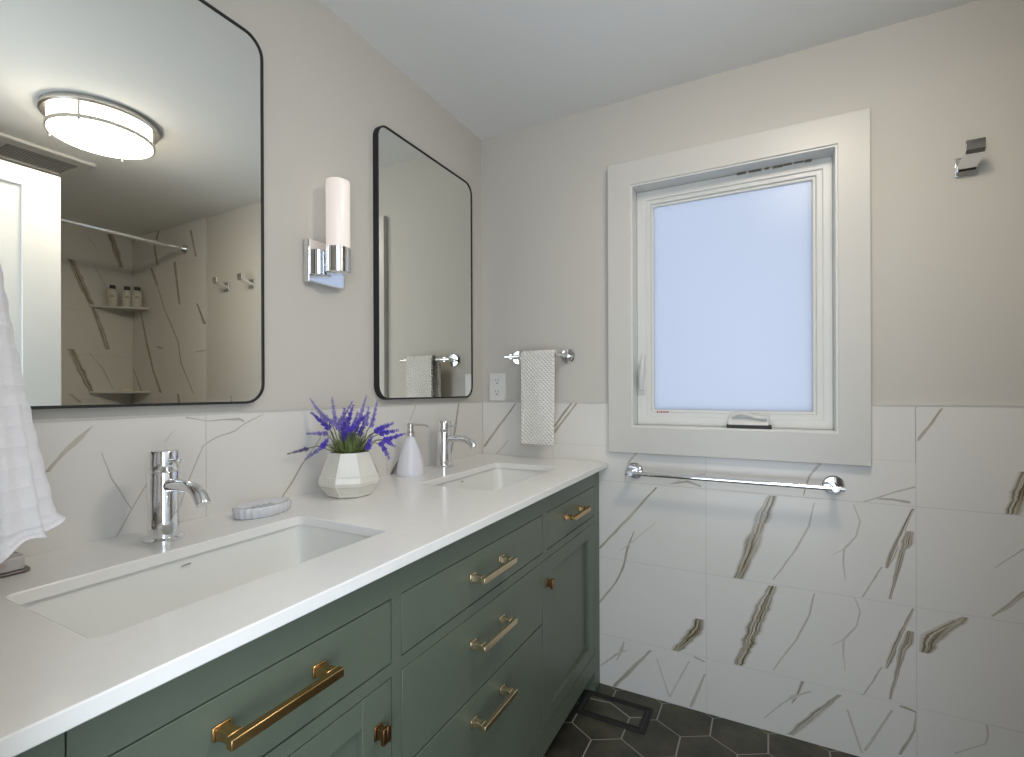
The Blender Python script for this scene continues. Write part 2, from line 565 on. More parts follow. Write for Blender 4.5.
VEINS_T=[(0.9,[(-0.136,2.246,26.4),(-0.106,2.155,36.6),(-0.071,2.026,23.5)]),
    (0.9,[(-0.354,2.018,28),(-0.294,1.861,31.7),(-0.243,1.739,22.5)]),
    (0.9,[(-0.236,1.719,19.3),(-0.188,1.572,26.1),(-0.153,1.441,23)]),
    (0.9,[(-0.356,1.429,28),(-0.302,1.291,31.6),(-0.245,1.145,22.5)]),
    (0.5,[(-0.229,2.01,4.8),(-0.155,1.863,4.9)]),
    (0.6,[(-0.257,1.412,4.8),(-0.184,1.311,6.5),(-0.12,1.161,5)]),
    (0.7,[(-0.361,1.137,9.3),(-0.303,1.075,9.5)]),
    (0.4,[(-0.261,2.19,4.8),(-0.209,2.12,4.9)])]
VEINS_S=[(0.9,[(2.619,2.252,13.1),(2.67,2.15,16.4),(2.635,2.022,9.8)]),
    (0.9,[(2.716,2.011,13.2),(2.636,1.88,16.4)]),
    (0.9,[(2.424,2.015,15.9),(2.397,1.874,14.2),(2.368,1.726,11)]),
    (0.9,[(2.237,2.198,13.9),(2.18,2.02,10.7)]),
    (0.9,[(2.169,1.715,9.2),(2.088,1.577,18.2)]),
    (0.9,[(2.849,1.712,10.1),(2.772,1.48,15),(2.691,1.295,13.2),(2.597,1.139,16.3)]),
    (0.8,[(2.636,1.88,4.9),(2.555,1.721,6.5),(2.386,1.478,9.5),(2.354,1.335,7.9),(2.212,1.133,6.2)]),
    (0.8,[(2.983,1.353,6.9),(2.846,1.152,11.8)]),
    (0.9,[(2.388,1.13,14.2),(2.378,1.072,14.2)]),
    (0.6,[(2.645,1.458,9.8),(2.571,1.443,8.1)]),
    (0.6,[(2.184,1.404,6.1),(2.081,1.41,6)]),
    (0.8,[(1.82,1.12,11.6),(1.813,1.084,11.6)])]


def tile_wall(name, parent, plane, pos, sign, tiles, veins, seed):
    """large glazed tiles with thin joints over a grout bed; veins run in the glaze.
    plane 'y': along=x at y=pos; plane 'x': along=y at x=pos; sign = side the room is on"""
    rnd = random.Random(seed)
    bm = bmesh.new()
    uvl = bm.loops.layers.uv.new('vein_uv')
    vl = bm.verts.layers.float.new('vein')
    g = 0.0011
    depth = 0.006

    def P(a, z, off=0.0):
        return (a, pos + sign * off, z) if plane == 'y' else (pos + sign * off, a, z)

    def bx(a0, a1, z0, z1, o0, o1, mi):
        p, q = P(a0, z0, o0), P(a1, z1, o1)
        add_box(bm, min(p[0], q[0]), max(p[0], q[0]), min(p[1], q[1]), max(p[1], q[1]), min(p[2], q[2]), max(p[2], q[2]), mi)
    for a0, a1, z0, z1 in tiles:
        bx(a0, a1, z0, z1, -depth, -0.0008, 1)
        bx(a0 + g, a1 - g, z0 + g, z1 - g, -depth + 0.0005, 0.0, 0)
    for vi, (s, pts) in enumerate(veins):
        P3 = [(Vector((a, z)), w_) for a, z, w_ in pts]
        ma, mz = sum(q[0] for q in pts) / len(pts), sum(q[1] for q in pts) / len(pts)
        hit = [t for t in tiles if t[0] <= ma <= t[1] and t[2] <= mz <= t[3]]
        inside = hit and all(hit[0][0] - 0.012 <= q[0] <= hit[0][1] + 0.012 and hit[0][2] - 0.012 <= q[1] <= hit[0][3] + 0.012 for q in pts)
        if inside:      # veins stay inside their tile
            tl = (hit[0][0] + g, hit[0][1] - g, hit[0][2] + g, hit[0][3] - g)
        else:
            tl = (-9, 9, 0.001, 9)
        dense = []
        for (p, w0), (q, w1) in zip(P3, P3[1:]):
            n = max(2, int((q - p).length / 0.012))
            for i in range(n):
                t = i / n
                dense.append((p.lerp(q, t), w0 + (w1 - w0) * t))
        dense.append(P3[-1])
        big = max(w_ for _, w_ in dense)
        out = []
        ph = rnd.uniform(0, 100)
        for i, (p, w_) in enumerate(dense):
            a, b = dense[max(0, i - 1)][0], dense[min(len(dense) - 1, i + 1)][0]
            t = (b - a).normalized()
            n = Vector((-t.y, t.x))
            jit = 0.5 * noise.noise(Vector((ph, i * 0.35, 0))) * min(0.004, 0.0025 + big * 0.00004) * (0 if i in (0, len(dense) - 1) else 1)
            wj = w_ * (0.9 + 0.3 * noise.noise(Vector((ph, i * 0.5, 7)))) * 1.5
            out.append((p + n * jit, n, max(2.0, wj) / 2000))
        al = 0.0
        prev = None
        for i, (p, n, hw) in enumerate(out):
            if i:
                al += (p - out[i - 1][0]).length
            st = s
            # veins are cut off along the joints, so they widen along the course where they run steeply
            if abs(n.x) > 0.45:
                n = Vector((1 / n.x if abs(n.x) > 0.6 else math.copysign(1.66, n.x), 0))
            l_, r_ = p + n * hw, p - n * hw
            for q in (l_, r_):
                q.x, q.y = min(max(q.x, tl[0]), tl[1]), min(max(q.y, tl[2]), tl[3])
            va, vb = bm.verts.new(P(l_.x, l_.y, 0.0002 + vi * 0.00001)), bm.verts.new(P(r_.x, r_.y, 0.0002 + vi * 0.00001))
            va[vl] = vb[vl] = st
            if prev:
                f = bm.faces.new((prev[0], prev[1], vb, va))
                f.material_index = 2
                for lo, uvv in zip(f.loops, ((prev[2], 1), (prev[2], 0), (al, 0), (al, 1))):
                    lo[uvl].uv = (uvv[0] + ph, uvv[1])
            prev = (va, vb, al)
    # every vein faces the room
    want = Vector((0, sign, 0)) if plane == 'y' else Vector((sign, 0, 0))
    for f in bm.faces:
        if f.material_index == 2:
            f.normal_update()
            if f.normal.dot(want) < 0:
                f.normal_flip()
    return obj(name, bm, [M_TILE, M_TGROUT, M_VEIN], parent, smooth=0, recalc=False)


def copy_tree(o, delta=None, parent=None):
    c = o.copy()
    COL.objects.link(c)
    if parent:
        c.parent = parent
    if delta:
        c.location = Vector(o.location) + Vector(delta)
    for ch in o.children:
        copy_tree(ch, None, c)
    return c


# ================================================================ the room
H = 2.2547           # ceiling
XR = 2.957           # shower side wall
YF = -1.72           # wall with the door
# floor: hexagon tiles in a pale grout bed
bm = bmesh.new()
add_box(bm, -0.12, XR + 0.1, -3.0, 0.12, -0.05, -0.0012, 1)
hs = 0.099
hw = hs * math.sqrt(3)
hx0, hy0 = 0.855, -0.064
rh = hs - 0.0028
for j in range(-20, 3):
    for i in range(-6, 14):
        cx = hx0 + i * hw + (hw / 2 if j % 2 else 0)
        cy = hy0 + j * 1.5 * hs
        poly = []
        for k in range(6):
            a = PI / 2 + k * PI / 3
            poly.append((cx + rh * math.cos(a), cy + rh * math.sin(a)))
        # cut the hexagon at the walls
        for ax, lim, sg in ((0, 0.0, 1), (0, XR, -1), (1, 0.0, -1), (1, -3.0, 1)):
            out = []
            for q, r_ in zip(poly, poly[1:] + poly[:1]):
                dq, dr = (q[ax] - lim) * sg, (r_[ax] - lim) * sg
                if dq >= 0:
                    out.append(q)
                if (dq >= 0) != (dr >= 0):
                    t = dq / (dq - dr)
                    out.append((q[0] + (r_[0] - q[0]) * t, q[1] + (r_[1] - q[1]) * t))
            poly = out
            if len(poly) < 3:
                break
        if len(poly) >= 3:
            vs = [bm.verts.new((x, y, 0.0)) for x, y in poly]
            lo = [bm.verts.new((x, y, -0.0015)) for x, y in poly]
            bm.faces.new(vs)
            n = len(vs)
            for k in range(n):
                bm.faces.new((lo[k], lo[(k + 1) % n], vs[(k + 1) % n], vs[k]))
struct('floor', bm, [M_SLATE, M_FGROUT], smooth=0, recalc=False)

struct('ceiling', box(-0.12, XR + 0.1, YF - 0.11, 0.13, H, H + 0.1), M_CEIL, smooth=0)
wl = struct('wall_left', box(-0.12, -0.006, YF - 0.11, 0.13, -0.05, H), M_PAINT, smooth=0)
WX0, WX1, WZ0, WZ1 = 0.645, 1.325, 0.99, 1.93       # hole for the window
bm = bmesh.new()
add_box(bm, -0.006, WX0, 0.006, 0.13, -0.05, H)
add_box(bm, WX1, XR + 0.1, 0.006, 0.13, -0.05, H)
add_box(bm, WX0, WX1, 0.006, 0.13, -0.05, WZ0)
add_box(bm, WX0, WX1, 0.006, 0.13, WZ1, H)
wb = struct('wall_back', bm, M_PAINT, smooth=0)
wr = struct('wall_right', box(XR + 0.006, XR + 0.1, YF - 0.11, 0.006, -0.05, H), M_PAINT, smooth=0)
bm = bmesh.new()
DX0, DX1, DZ = 0.66, 1.47, 2.045
add_box(bm, -0.006, DX0, YF - 0.11, YF, -0.05, H)
add_box(bm, DX1, XR + 0.006, YF - 0.11, YF, -0.05, H)
add_box(bm, DX0, DX1, YF - 0.11, YF, DZ, H)
struct('wall_front', bm, M_PAINT, smooth=0)

TT, TH = 1.0953, 0.3
rows = [(TT - TH, TT), (TT - 2 * TH, TT - TH), (TT - 3 * TH, TT - 2 * TH), (0.0, TT - 3 * TH)]
xs = [0.0, 0.3336, 0.9194, 1.5052, 2.07]
tiles = []
for k, (z0, z1) in enumerate(rows):
    for a0, a1 in zip(xs, xs[1:]):
        if k == 0 and a0 < 1.4 and a1 > 0.6:      # the top course stops under the window casing
            if a0 < 0.6:
                tiles += [(a0, 0.60, z0, z1)]
            if a1 > 1.4:
                tiles += [(1.37, a1, z0, z1)] if a0 > 1.3 else []
            b0, b1 = max(a0, 0.60), min(a1, 1.37)
            if b1 > b0:
                tiles += [(b0, b1, z0, 0.95)]
        else:
            tiles.append((a0, a1, z0, z1))
# rejoin the two pieces of the tiles that pass the casing corners so that no joint shows below it
tiles = [t for t in tiles if not (t[3] == 0.95 or (t[2] == rows[0][0] and t[0] in (0.3336, 1.37)))]
tiles += [(0.3336, 0.9194, rows[0][0], 0.93), (0.9194, 1.5052, rows[0][0], 0.93)]
bt = tile_wall('tile_wainscot', wb, 'y', 0.0, -1, tiles, VEINS_B, 1)
# the rest of those two tiles beside the casing (one tile each, notched round the casing)
nb = bmesh.new()
add_box(nb, 0.3336 + 0.0011, 0.60, -0.0, 0.006, 0.93, TT - 0.0011)
add_box(nb, 1.37, 1.5052 - 0.0011, -0.0, 0.006, 0.93, TT - 0.0011)
obj('notched_tile', nb, M_TILE, wb, smooth=0)
# satin strip closing the top of the tiles
bm = bmesh.new()
add_box(bm, 0.0, 0.60, -0.0012, 0.006, TT, TT + 0.005)
add_box(bm, 1.37, 2.07, -0.0012, 0.006, TT, TT + 0.005)
add_box(bm, 2.066, 2.071, -0.0012, 0.006, TT, H)
obj('tile_edge_strip', bm, M_METALEDGE, wb, smooth=0)
# shower tiles up to the ceiling
zz = [0.0, TT - 3 * TH, TT - 2 * TH, TT - TH, TT, TT + TH, TT + 2 * TH, TT + 3 * TH, H]
tiles = [(a0, a1, z0, z1) for z0, z1 in zip(zz, zz[1:]) for a0, a1 in ((2.071, 2.656), (2.656, XR))]
tile_wall('shower_tile', wb, 'y', 0.0, -1, tiles, [(s, [(a, z, w_ * 1.7) for a, z, w_ in v]) for s, v in VEINS_S], 2)
ys = [0.0, -0.5858, -1.1717, YF]
tiles = [(b, a, z0, z1) for z0, z1 in zip(zz, zz[1:]) for a, b in zip(ys, ys[1:])]
tile_wall('shower_tile', wr, 'x', XR, -1, tiles, [(s, [(a, z, w_ * 1.2) for a, z, w_ in v]) for s, v in VEINS_T], 3)
ys = [0.0, -0.027, -0.613, -1.199, YF]
tiles = [(b, a, z0, z1) for z0, z1 in rows for a, b in zip(ys, ys[1:])]
tile_wall('tile_wainscot', wl, 'x', 0.0, 1, tiles, VEINS_L, 4)
obj('tile_edge_strip', box(-0.006, 0.0012, YF, 0.0, TT, TT + 0.004), M_METALEDGE, wl, smooth=0)

# ---------------------------------------------------------------- window
win = thing('window_1', None, None, (0.985, 0.0, 1.0))
win['kind'] = 'structure'
CX0, CX1, CZ0, CZ1 = 0.573, 1.395, 0.91, 2.007
IX0, IX1, IZ0, IZ1 = 0.660, 1.311, 1.007, 1.917
R4 = lambda a, b, c, d: [(b, d), (a, d), (a, c), (b, c)]
obj('casing', add_frame(bmesh.new(), R4(CX0, CX1, CZ0, CZ1), R4(IX0, IX1, IZ0, IZ1), 'y', -0.020, 0.008), M_TRIM, win, bevel=0.0015)
e = 0.006
obj('jamb', add_frame(bmesh.new(), R4(IX0 - 0.012, IX1 + 0.012, IZ0 - 0.012, IZ1 + 0.012), R4(IX0 + e, IX1 - e, IZ0 + e, IZ1 - e), 'y', -0.014, 0.085), M_VINYL, win, bevel=0.001)
FX0, FX1, FZ0, FZ1 = IX0 + e, IX1 - e, IZ0 + e, IZ1 - e
obj('window_frame', add_frame(bmesh.new(), R4(FX0, FX1, FZ0, FZ1), R4(FX0 + 0.034, FX1 - 0.028, FZ0 + 0.032, FZ1 - 0.036), 'y', 0.055, 0.11), M_VINYL, win, bevel=0.003)
GX0, GX1, GZ0, GZ1 = 0.727, 1.249, 1.071, 1.850
s1 = obj('sash', add_frame(bmesh.new(), R4(FX0 + 0.030, FX1 - 0.024, FZ0 + 0.028, FZ1 - 0.032), R4(GX0 - 0.010, GX1 + 0.010, GZ0 - 0.010, GZ1 + 0.010), 'y', 0.062, 0.10), M_VINYL, win, bevel=0.003)
obj('glazing_bead', add_frame(bmesh.new(), R4(GX0 - 0.012, GX1 + 0.012, GZ0 - 0.012, GZ1 + 0.012), R4(GX0, GX1, GZ0, GZ1), 'y', 0.070, 0.095), M_VINYL, s1, bevel=0.004)
obj('glass_pane', box(GX0 - 0.006, GX1 + 0.006, 0.082, 0.0825, GZ0 - 0.006, GZ1 + 0.006), M_PANE, win, smooth=0)
# crank operator: housing with a folded handle, and the side lock lever
bm = bmesh.new()
pr_ = [(0.002, 1.024), (0.060, 1.024), (0.060, 1.056), (0.030, 1.052), (0.010, 1.038)]
add_prism(bm, pr_, 'x', 0.990, 1.118)
ck = obj('crank_operator', bm, M_VINYL, win, bevel=0.004, seg=3)
obj('crank_handle', tube([(1.005, 0.018, 1.052), (1.03, 0.014, 1.064), (1.06, 0.012, 1.058), (1.085, 0.010, 1.049), (1.112, 0.008, 1.050)], [0.006, 0.009, 0.007, 0.006, 0.008], 10), M_VINYL, ck)
obj('crank_shadow_gap', box(0.988, 1.126, 0.000, 0.056, FZ0 - 0.0005, 1.0245), M_SLOT, ck, smooth=0)  # dark strip standing in for the shade in the gap below the crank
bm = bmesh.new()
add_prism(bm, rrect(0.6705, 0.6995, 1.130, 1.225, 0.010, 5), 'y', 0.048, 0.0562)
lk = obj('sash_lock', bm, M_VINYL, win, bevel=0.002)
obj('lock_lever', tube([(0.685, 0.048, 1.150), (0.686, 0.036, 1.175), (0.689, 0.028, 1.215), (0.694, 0.026, 1.258), (0.697, 0.028, 1.282)], [0.012, 0.011, 0.010, 0.009, 0.006], 10), M_VINYL, lk)
# torn sealant showing in the joint over the frame, and the small print on the glass edge
rnd = random.Random(5)
bm = bmesh.new()
x = 1.02
while x < 1.235:
    l_ = rnd.uniform(0.012, 0.04)
    add_box(bm, x, x + l_, 0.048, 0.056, FZ1 - rnd.uniform(0.003, 0.006), FZ1)
    x += l_ + rnd.uniform(0.0, 0.012)
obj('torn_sealant', bm, M_SEAL, win, smooth=0)
bm = bmesh.new()
add_box(bm, GX0 + 0.012, GX0 + 0.017, 0.0615, 0.0622, 1.0585, 1.0665)
for k in range(6):
    add_box(bm, GX0 + 0.021 + k * 0.006, GX0 + 0.0255 + k * 0.006, 0.0615, 0.0622, 1.0595, 1.0655)
obj('red_print', bm, M_RED, s1, smooth=0)

# ---------------------------------------------------------------- door, open against the shower side
dr = thing('door_1', None, None, (1.487, -1.69, 0.0))
dr['kind'] = 'structure'
LX0, LX1, LY0, LY1, LZ0, LZ1 = 1.470, 1.505, -1.700, -0.934, 0.010, 2.026
bm = bmesh.new()
add_box(bm, LX0 + 0.009, LX1 - 0.009, LY0, LY1, LZ0, LZ1)
st = 0.118
for x0, x1 in ((LX0, LX0 + 0.009), (LX1 - 0.009, LX1)):
    add_box(bm, x0, x1, LY1 - st, LY1, LZ0, LZ1)
    add_box(bm, x0, x1, LY0, LY0 + st, LZ0, LZ1)
    for z0, z1 in ((LZ0, LZ0 + 0.2), (0.92, 1.04), (1.952, LZ1)):
        add_box(bm, x0, x1, LY0 + st, LY1 - st, z0, z1)
dl = obj('door_leaf', bm, M_DOOR, dr, bevel=0.002)
for s_ in (1,):
    bm = bmesh.new()
    add_lathe(bm, (LX0, LY1 - 0.06, 0.95), [(0.027, 0.0), (0.027, -0.006), (0.011, -0.010), (0.011, -0.030), (0.026, -0.038), (0.028, -0.052), (0.018, -0.062)], 24, 'x')
    obj('door_knob', bm, M_NICKEL, dl)
for z in (0.25, 1.0, 1.8):
    obj('hinge', tube([(LX0 - 0.004, LY0 + 0.0, z - 0.045), (LX0 - 0.004, LY0 + 0.0, z + 0.045)], 0.006, 10), M_NICKEL, dr)

# ================================================================ vanity
XF = 0.530
van = thing('vanity_cabinet', 'long sage green double vanity cabinet with brass pulls under the white counter', 'cabinet', (0.27, -0.85, 0.0))
VY0, VY1 = -1.702, -0.003
bm = bmesh.new()
add_box(bm, 0.004, 0.505, VY0 + 0.004, VY1 - 0.004, 0.080, 0.60)
add_box(bm, 0.004, 0.505, VY0 + 0.004, VY0 + 0.02, 0.60, 0.846)
add_box(bm, 0.004, 0.505, VY1 - 0.02, VY1 - 0.004, 0.60, 0.846)
add_box(bm, 0.490, 0.505, VY0 + 0.02, VY1 - 0.02, 0.60, 0.846)
obj('carcass', bm, M_DARK, van, smooth=0)
Y = dict(pr0=-0.066, rb0=-0.513, ms1=-0.545, mb0=-1.165, lb1=-1.190, lp1=-1.638)
gp = 0.0012
bm = bmesh.new()
add_box(bm, 0.507, XF, Y['lp1'] + gp, Y['pr0'] - gp, 0.784, 0.8475)           # top rail
add_box(bm, 0.507, XF, Y['lp1'] + gp, Y['pr0'] - gp, 0.647, 0.670)            # middle rail
add_box(bm, 0.507, XF, Y['lp1'] + gp, Y['pr0'] - gp, 0.078, 0.147)            # bottom rail
add_box(bm, 0.507, XF, Y['ms1'], Y['rb0'], 0.670, 0.784)                      # stiles
add_box(bm, 0.507, XF, Y['lb1'], Y['mb0'], 0.670, 0.784)
add_box(bm, 0.507, XF, Y['lb1'], Y['mb0'], 0.147, 0.647)
obj('face_frame', bm, M_GREEN, van, smooth=0)
for y0, y1 in ((Y['pr0'], VY1), (VY0, Y['lp1'])):
    obj('leg', box(0.478, XF, y0, y1, 0.0, 0.8475), M_GREEN, van, bevel=0.001)
for y0, y1 in ((-0.066, VY1), (VY0, Y['lp1'])):
    obj('leg', box(0.010, 0.06, y0, y1, 0.0, 0.085), M_GREEN, van, bevel=0.001)
for y in (VY0, VY1 - 0.003):
    obj('end_panel', box(0.004, 0.478, y, y + 0.003, 0.080, 0.8475), M_GREEN, van, smooth=0)


def pull(parent, yc, z, ln, m):
    """square bar pull on two stepped feet"""
    bm = bmesh.new()
    add_box(bm, XF + 0.028, XF + 0.039, yc - ln / 2, yc + ln / 2, z - 0.0065, z + 0.0065)
    for s_ in (-1, 1):
        y = yc + s_ * (ln / 2 - 0.012)
        add_box(bm, XF, XF + 0.003, y - 0.012, y + 0.012, z - 0.009, z + 0.009)
        add_prism(bm, [(XF + 0.003, y - 0.0095), (XF + 0.016, y - 0.0065), (XF + 0.028, y - 0.0095), (XF + 0.028, y + 0.0095), (XF + 0.016, y + 0.0065), (XF + 0.003, y + 0.0095)], 'z', z - 0.007, z + 0.007)
    return obj('handle', bm, m, parent, bevel=0.0012)


def knob(parent, y, z, m):
    bm = bmesh.new()
    add_box(bm, XF, XF + 0.003, y - 0.009, y + 0.009, z - 0.012, z + 0.012)
    add_box(bm, XF + 0.003, XF + 0.0145, y - 0.006, y + 0.006, z - 0.009, z + 0.009)
    add_box(bm, XF + 0.014, XF + 0.022, y - 0.009, y - 0.0008, z - 0.0135, z + 0.0135)
    add_box(bm, XF + 0.014, XF + 0.022, y + 0.0008, y + 0.009, z - 0.0135, z + 0.0135)
    return obj('knob', bm, m, parent, bevel=0.0012)


g = 0.0024
def drawer(y0, y1, z0, z1, hz, hl, m):
    d = obj('drawer', box(0.508, XF, y0 + g, y1 - g, z0 + g, z1 - g), M_GREEN, van, bevel=0.001)
    pull(d, (y0 + y1) / 2 - 0.005, hz, hl, m)


drawer(Y['mb0'], Y['ms1'], 0.670, 0.784, 0.731, 0.156, M_BRASS_LIT)
drawer(Y['mb0'], Y['ms1'], 0.4655, 0.647, 0.582, 0.156, M_BRASS_LIT)
drawer(Y['mb0'], Y['ms1'], 0.147, 0.4655, 0.408, 0.156, M_BRASS_LIT)
drawer(Y['rb0'], Y['pr0'], 0.670, 0.784, 0.735, 0.155, M_BRASS)
drawer(Y['lp1'], Y['lb1'], 0.670, 0.784, 0.740, 0.168, M_BRASS)


def cab_door(y0, y1, ky):
    z0, z1 = 0.147, 0.647
    bm = bmesh.new()
    sw, rw = 0.070, 0.048
    add_box(bm, 0.508, XF, y0 + g, y0 + sw, z0 + g, z1 - g)
    add_box(bm, 0.508, XF, y1 - sw, y1 - g, z0 + g, z1 - g)
    add_box(bm, 0.508, XF, y0 + sw, y1 - sw, z0 + g, z0 + rw)
    add_box(bm, 0.508, XF, y0 + sw, y1 - sw, z1 - rw, z1 - g)
    d = obj('door', bm, M_GREEN, van, bevel=0.0008)
    obj('door_panel', box(0.508, XF - 0.011, y0 + sw, y1 - sw, z0 + rw, z1 - rw), M_GREEN, d, smooth=0)
    knob(d, ky, 0.573, M_BRASS_SHADED)


cab_door(Y['ms1'], Y['pr0'], -0.513)
cab_door(Y['lp1'], Y['lb1'], -1.226)

# countertop with two sink cut-outs
CT, CB, CX = 0.868, 0.8478, 0.566
SX0, SX1 = 0.186, 0.440
S1 = (-1.580, -1.100)
S2 = (-0.684, -0.204)


def hole_slab(bm, x0, x1, y0, y1, holes, z0, z1, r=0.014):
    """slab with rounded holes: strips between holes plus ring of quads around each hole"""
    cuts = [y0]
    for a, b in holes:
        cuts += [a - 0.03, b + 0.03]
    cuts.append(y1)
    for k in range(0, len(cuts) - 1, 2):
        add_box(bm, x0, x1, cuts[k], cuts[k + 1], z0, z1)
    for a, b in holes:
        inner = rrect(SX0, SX1, a, b, r, 8)
        n = len(inner)
        ya, yb = a - 0.03, b + 0.03
        cx, cy = (SX0 + SX1) / 2, (a + b) / 2
        outer = []
        for i, (px, py) in enumerate(inner):
            q, k = divmod(i, 9)
            corner = [(x1, yb), (x0, yb), (x0, ya), (x1, ya)][q]
            if k == 4:
                outer.append(corner)
            else:
                first = k < 4
                if q == 0:
                    outer.append((x1, py) if first else (px, yb))
                if q == 1:
                    outer.append((px, yb) if first else (x0, py))
                if q == 2:
                    outer.append((x0, py) if first else (px, ya))
                if q == 3:
                    outer.append((px, ya) if first else (x1, py))
        rings = [[(p[0], p[1], z) for p in o_] for o_, z in ((outer, z0), (outer, z1), (inner, z1), (inner, z0), (outer, z0))]
        add_loft(bm, rings, False)


bm = bmesh.new()
hole_slab(bm, 0.0008, CX, -1.712, -0.0015, (S1, S2), CB, CT)
bmesh.ops.remove_doubles(bm, verts=bm.verts, dist=1e-6)
# drop the hidden inner walls where the strips meet
dead = [f for f in bm.faces if len({tuple(round(c, 5) for c in e_.calc_length() * Vector((1, 0, 0))) for e_ in f.edges}) and abs(f.calc_center_median().y - 0) < 9 and any(abs(f.calc_center_median().y - yy) < 1e-5 for yy in (S1[0] - .03, S1[1] + .03, S2[0] - .03, S2[1] + .03)) and all(abs(v.co.y - f.calc_center_median().y) < 1e-5 for v in f.verts)]
bmesh.ops.delete(bm, geom=dead, context='FACES')
bmesh.ops.recalc_face_normals(bm, faces=bm.faces)
ct = obj('countertop', bm, M_QUARTZ, smooth=30, bevel=0.0018, seg=2)
tag(ct, 'white quartz countertop with two sink cutouts on the green vanity', 'countertop')


def make_sink(y0, y1):
    s = thing('sink_basin', 'white undermount basin nearest the camera, below the large left mirror', 'sink', ((SX0 + SX1) / 2, (y0 + y1) / 2, 0.70), 'undermount basins')
    bm = bmesh.new()
    e_ = 0.006
    def ring(d, z, r):
        return [(x, y, z) for x, y in rrect(SX0 - d, SX1 + d, y0 - d, y1 + d, max(r, 0.004), 8)]
    zt = CB - 0.0006
    rings = [ring(0.012, zt - 0.012, .03), ring(0.012, zt, .03), ring(e_, zt, .026), ring(e_, zt - 0.004, .026), ring(0.0, 0.80, .03), ring(-0.006, 0.755, .035), ring(-0.018, 0.738, .04), ring(-0.04, 0.731, .05), ring(-0.10, 0.727, .02)]
    add_loft(bm, rings, False)
    last = [v for v in bm.verts][-36:]
    bm.faces.new(last)
    # outside of the bowl
    rings = [ring(0.012, zt - 0.012, .03), ring(0.006, 0.78, .03), ring(0.0, 0.735, .04), ring(-0.03, 0.716, .05)]
    R_ = add_loft(bm, rings, False)
    bm.faces.new(R_[-1])
    bmesh.ops.remove_doubles(bm, verts=bm.verts, dist=1e-6)
    obj('basin', bm, M_CERAMIC, s, smooth=50)
    cx, cy = SX0 + 0.11, (y0 + y1) / 2
    d = obj('drain', lathe((cx, cy, 0.7268), [(0.030, 0.0), (0.030, 0.003), (0.024, 0.005), (0.022, 0.002), (0.004, 0.006), (0.0005, 0.006)], 28), M_CHROME, s)
    bm = bmesh.new()
    yy = cy - 0.010
    for k, l_ in enumerate((0.004, 0.003, 0.004, 0.002, 0.003)):
        add_box(bm, SX0 - 0.001, SX0 + 0.0008, yy, yy + l_ * 0.75, 0.8345, 0.8368)
        yy += l_
    obj('maker_mark', bm, M_INK, s, smooth=0)
    return s


s1_ = make_sink(*S1)
s2_ = copy_tree(s1_, (0, S2[0] - S1[0], 0))
tag(s2_, 'white undermount basin at the far end by the back wall, below the small mirror', 'sink')


def make_faucet(x, y):
    t = thing('faucet', 'chrome single lever faucet behind the nearest basin, below the large mirror', 'faucet', (x, y, CT), 'chrome faucets')
    obj('base_ring', lathe((x, y, CT), [(0.033, 0), (0.033, 0.004), (0.029, 0.007), (0.0255, 0.008)], 36), M_CHROME, t)
    obj('body', lathe((x, y, CT + 0.006), [(0.0250, 0), (0.0250, 0.122), (0.0246, 0.1226)], 40), M_CHROME, t, smooth=40)
    cap = obj('handle_cap', lathe((x, y, CT + 0.1297), [(0.0246, 0), (0.0250, 0.0006), (0.0250, 0.036), (0.0230, 0.0385)], 40), M_CHROME, t, smooth=40)
    bm = bmesh.new()
    add_tube(bm, [(x + 0.020, y, CT + 0.150), (x + 0.030, y, CT + 0.1505), (x + 0.052, y, CT + 0.1515)], [0.0038, 0.0034, 0.0030], 12)
    add_lathe(bm, (x + 0.052, y, CT + 0.1515), [(0.001, -0.0045), (0.0045, -0.003), (0.0045, 0.003), (0.001, 0.0045)], 14, 'x')
    obj('lever', bm, M_CHROME, cap)
    obj('spout', tube([(x + 0.016, y, CT + 0.103), (x + 0.05, y, CT + 0.106), (x + 0.085, y, CT + 0.106), (x + 0.105, y, CT + 0.101), (x + 0.119, y, CT + 0.092), (x + 0.127, y, CT + 0.079)], [0.0125, 0.0118, 0.0115, 0.0118, 0.0122, 0.0124], 20), M_CHROME, t)
    return t


f1 = make_faucet(0.100, -1.336)
f2 = copy_tree(f1, (-0.032, 0.949, 0))
tag(f2, 'chrome single lever faucet at the far end, right of the white soap dispenser', 'faucet')

# ================================================================ mirrors and sconce


def make_mirror(y0, y1):
    t = thing('wall_mirror', 'large black framed mirror on the left, reflecting the door and shower', 'mirror', (0.0, (y0 + y1) / 2, 1.118), 'black framed mirrors')
    o_ = rrect(y0, y1, 1.118, 2.012, 0.048, 12)
    fw_ = 0.0055
    i_ = rrect(y0 + fw_, y1 - fw_, 1.118 + fw_, 2.012 - fw_, 0.042, 12)
    obj('frame', add_frame(bmesh.new(), o_, i_, 'x', -0.0055, 0.014), M_BLACK, t)
    b_ = rrect(y0 + 0.004, y1 - 0.004, 1.122, 2.008, 0.044, 12)
    obj('mirror_glass', prism(b_, 'x', 0.004, 0.0115), M_MIRROR, t, smooth=0)
    return t


m1 = make_mirror(-1.628, -1.0640)
m2 = copy_tree(m1, (0, 0.961, 0))
tag(m2, 'narrower looking black framed mirror near the corner, right of the wall sconce', 'mirror')

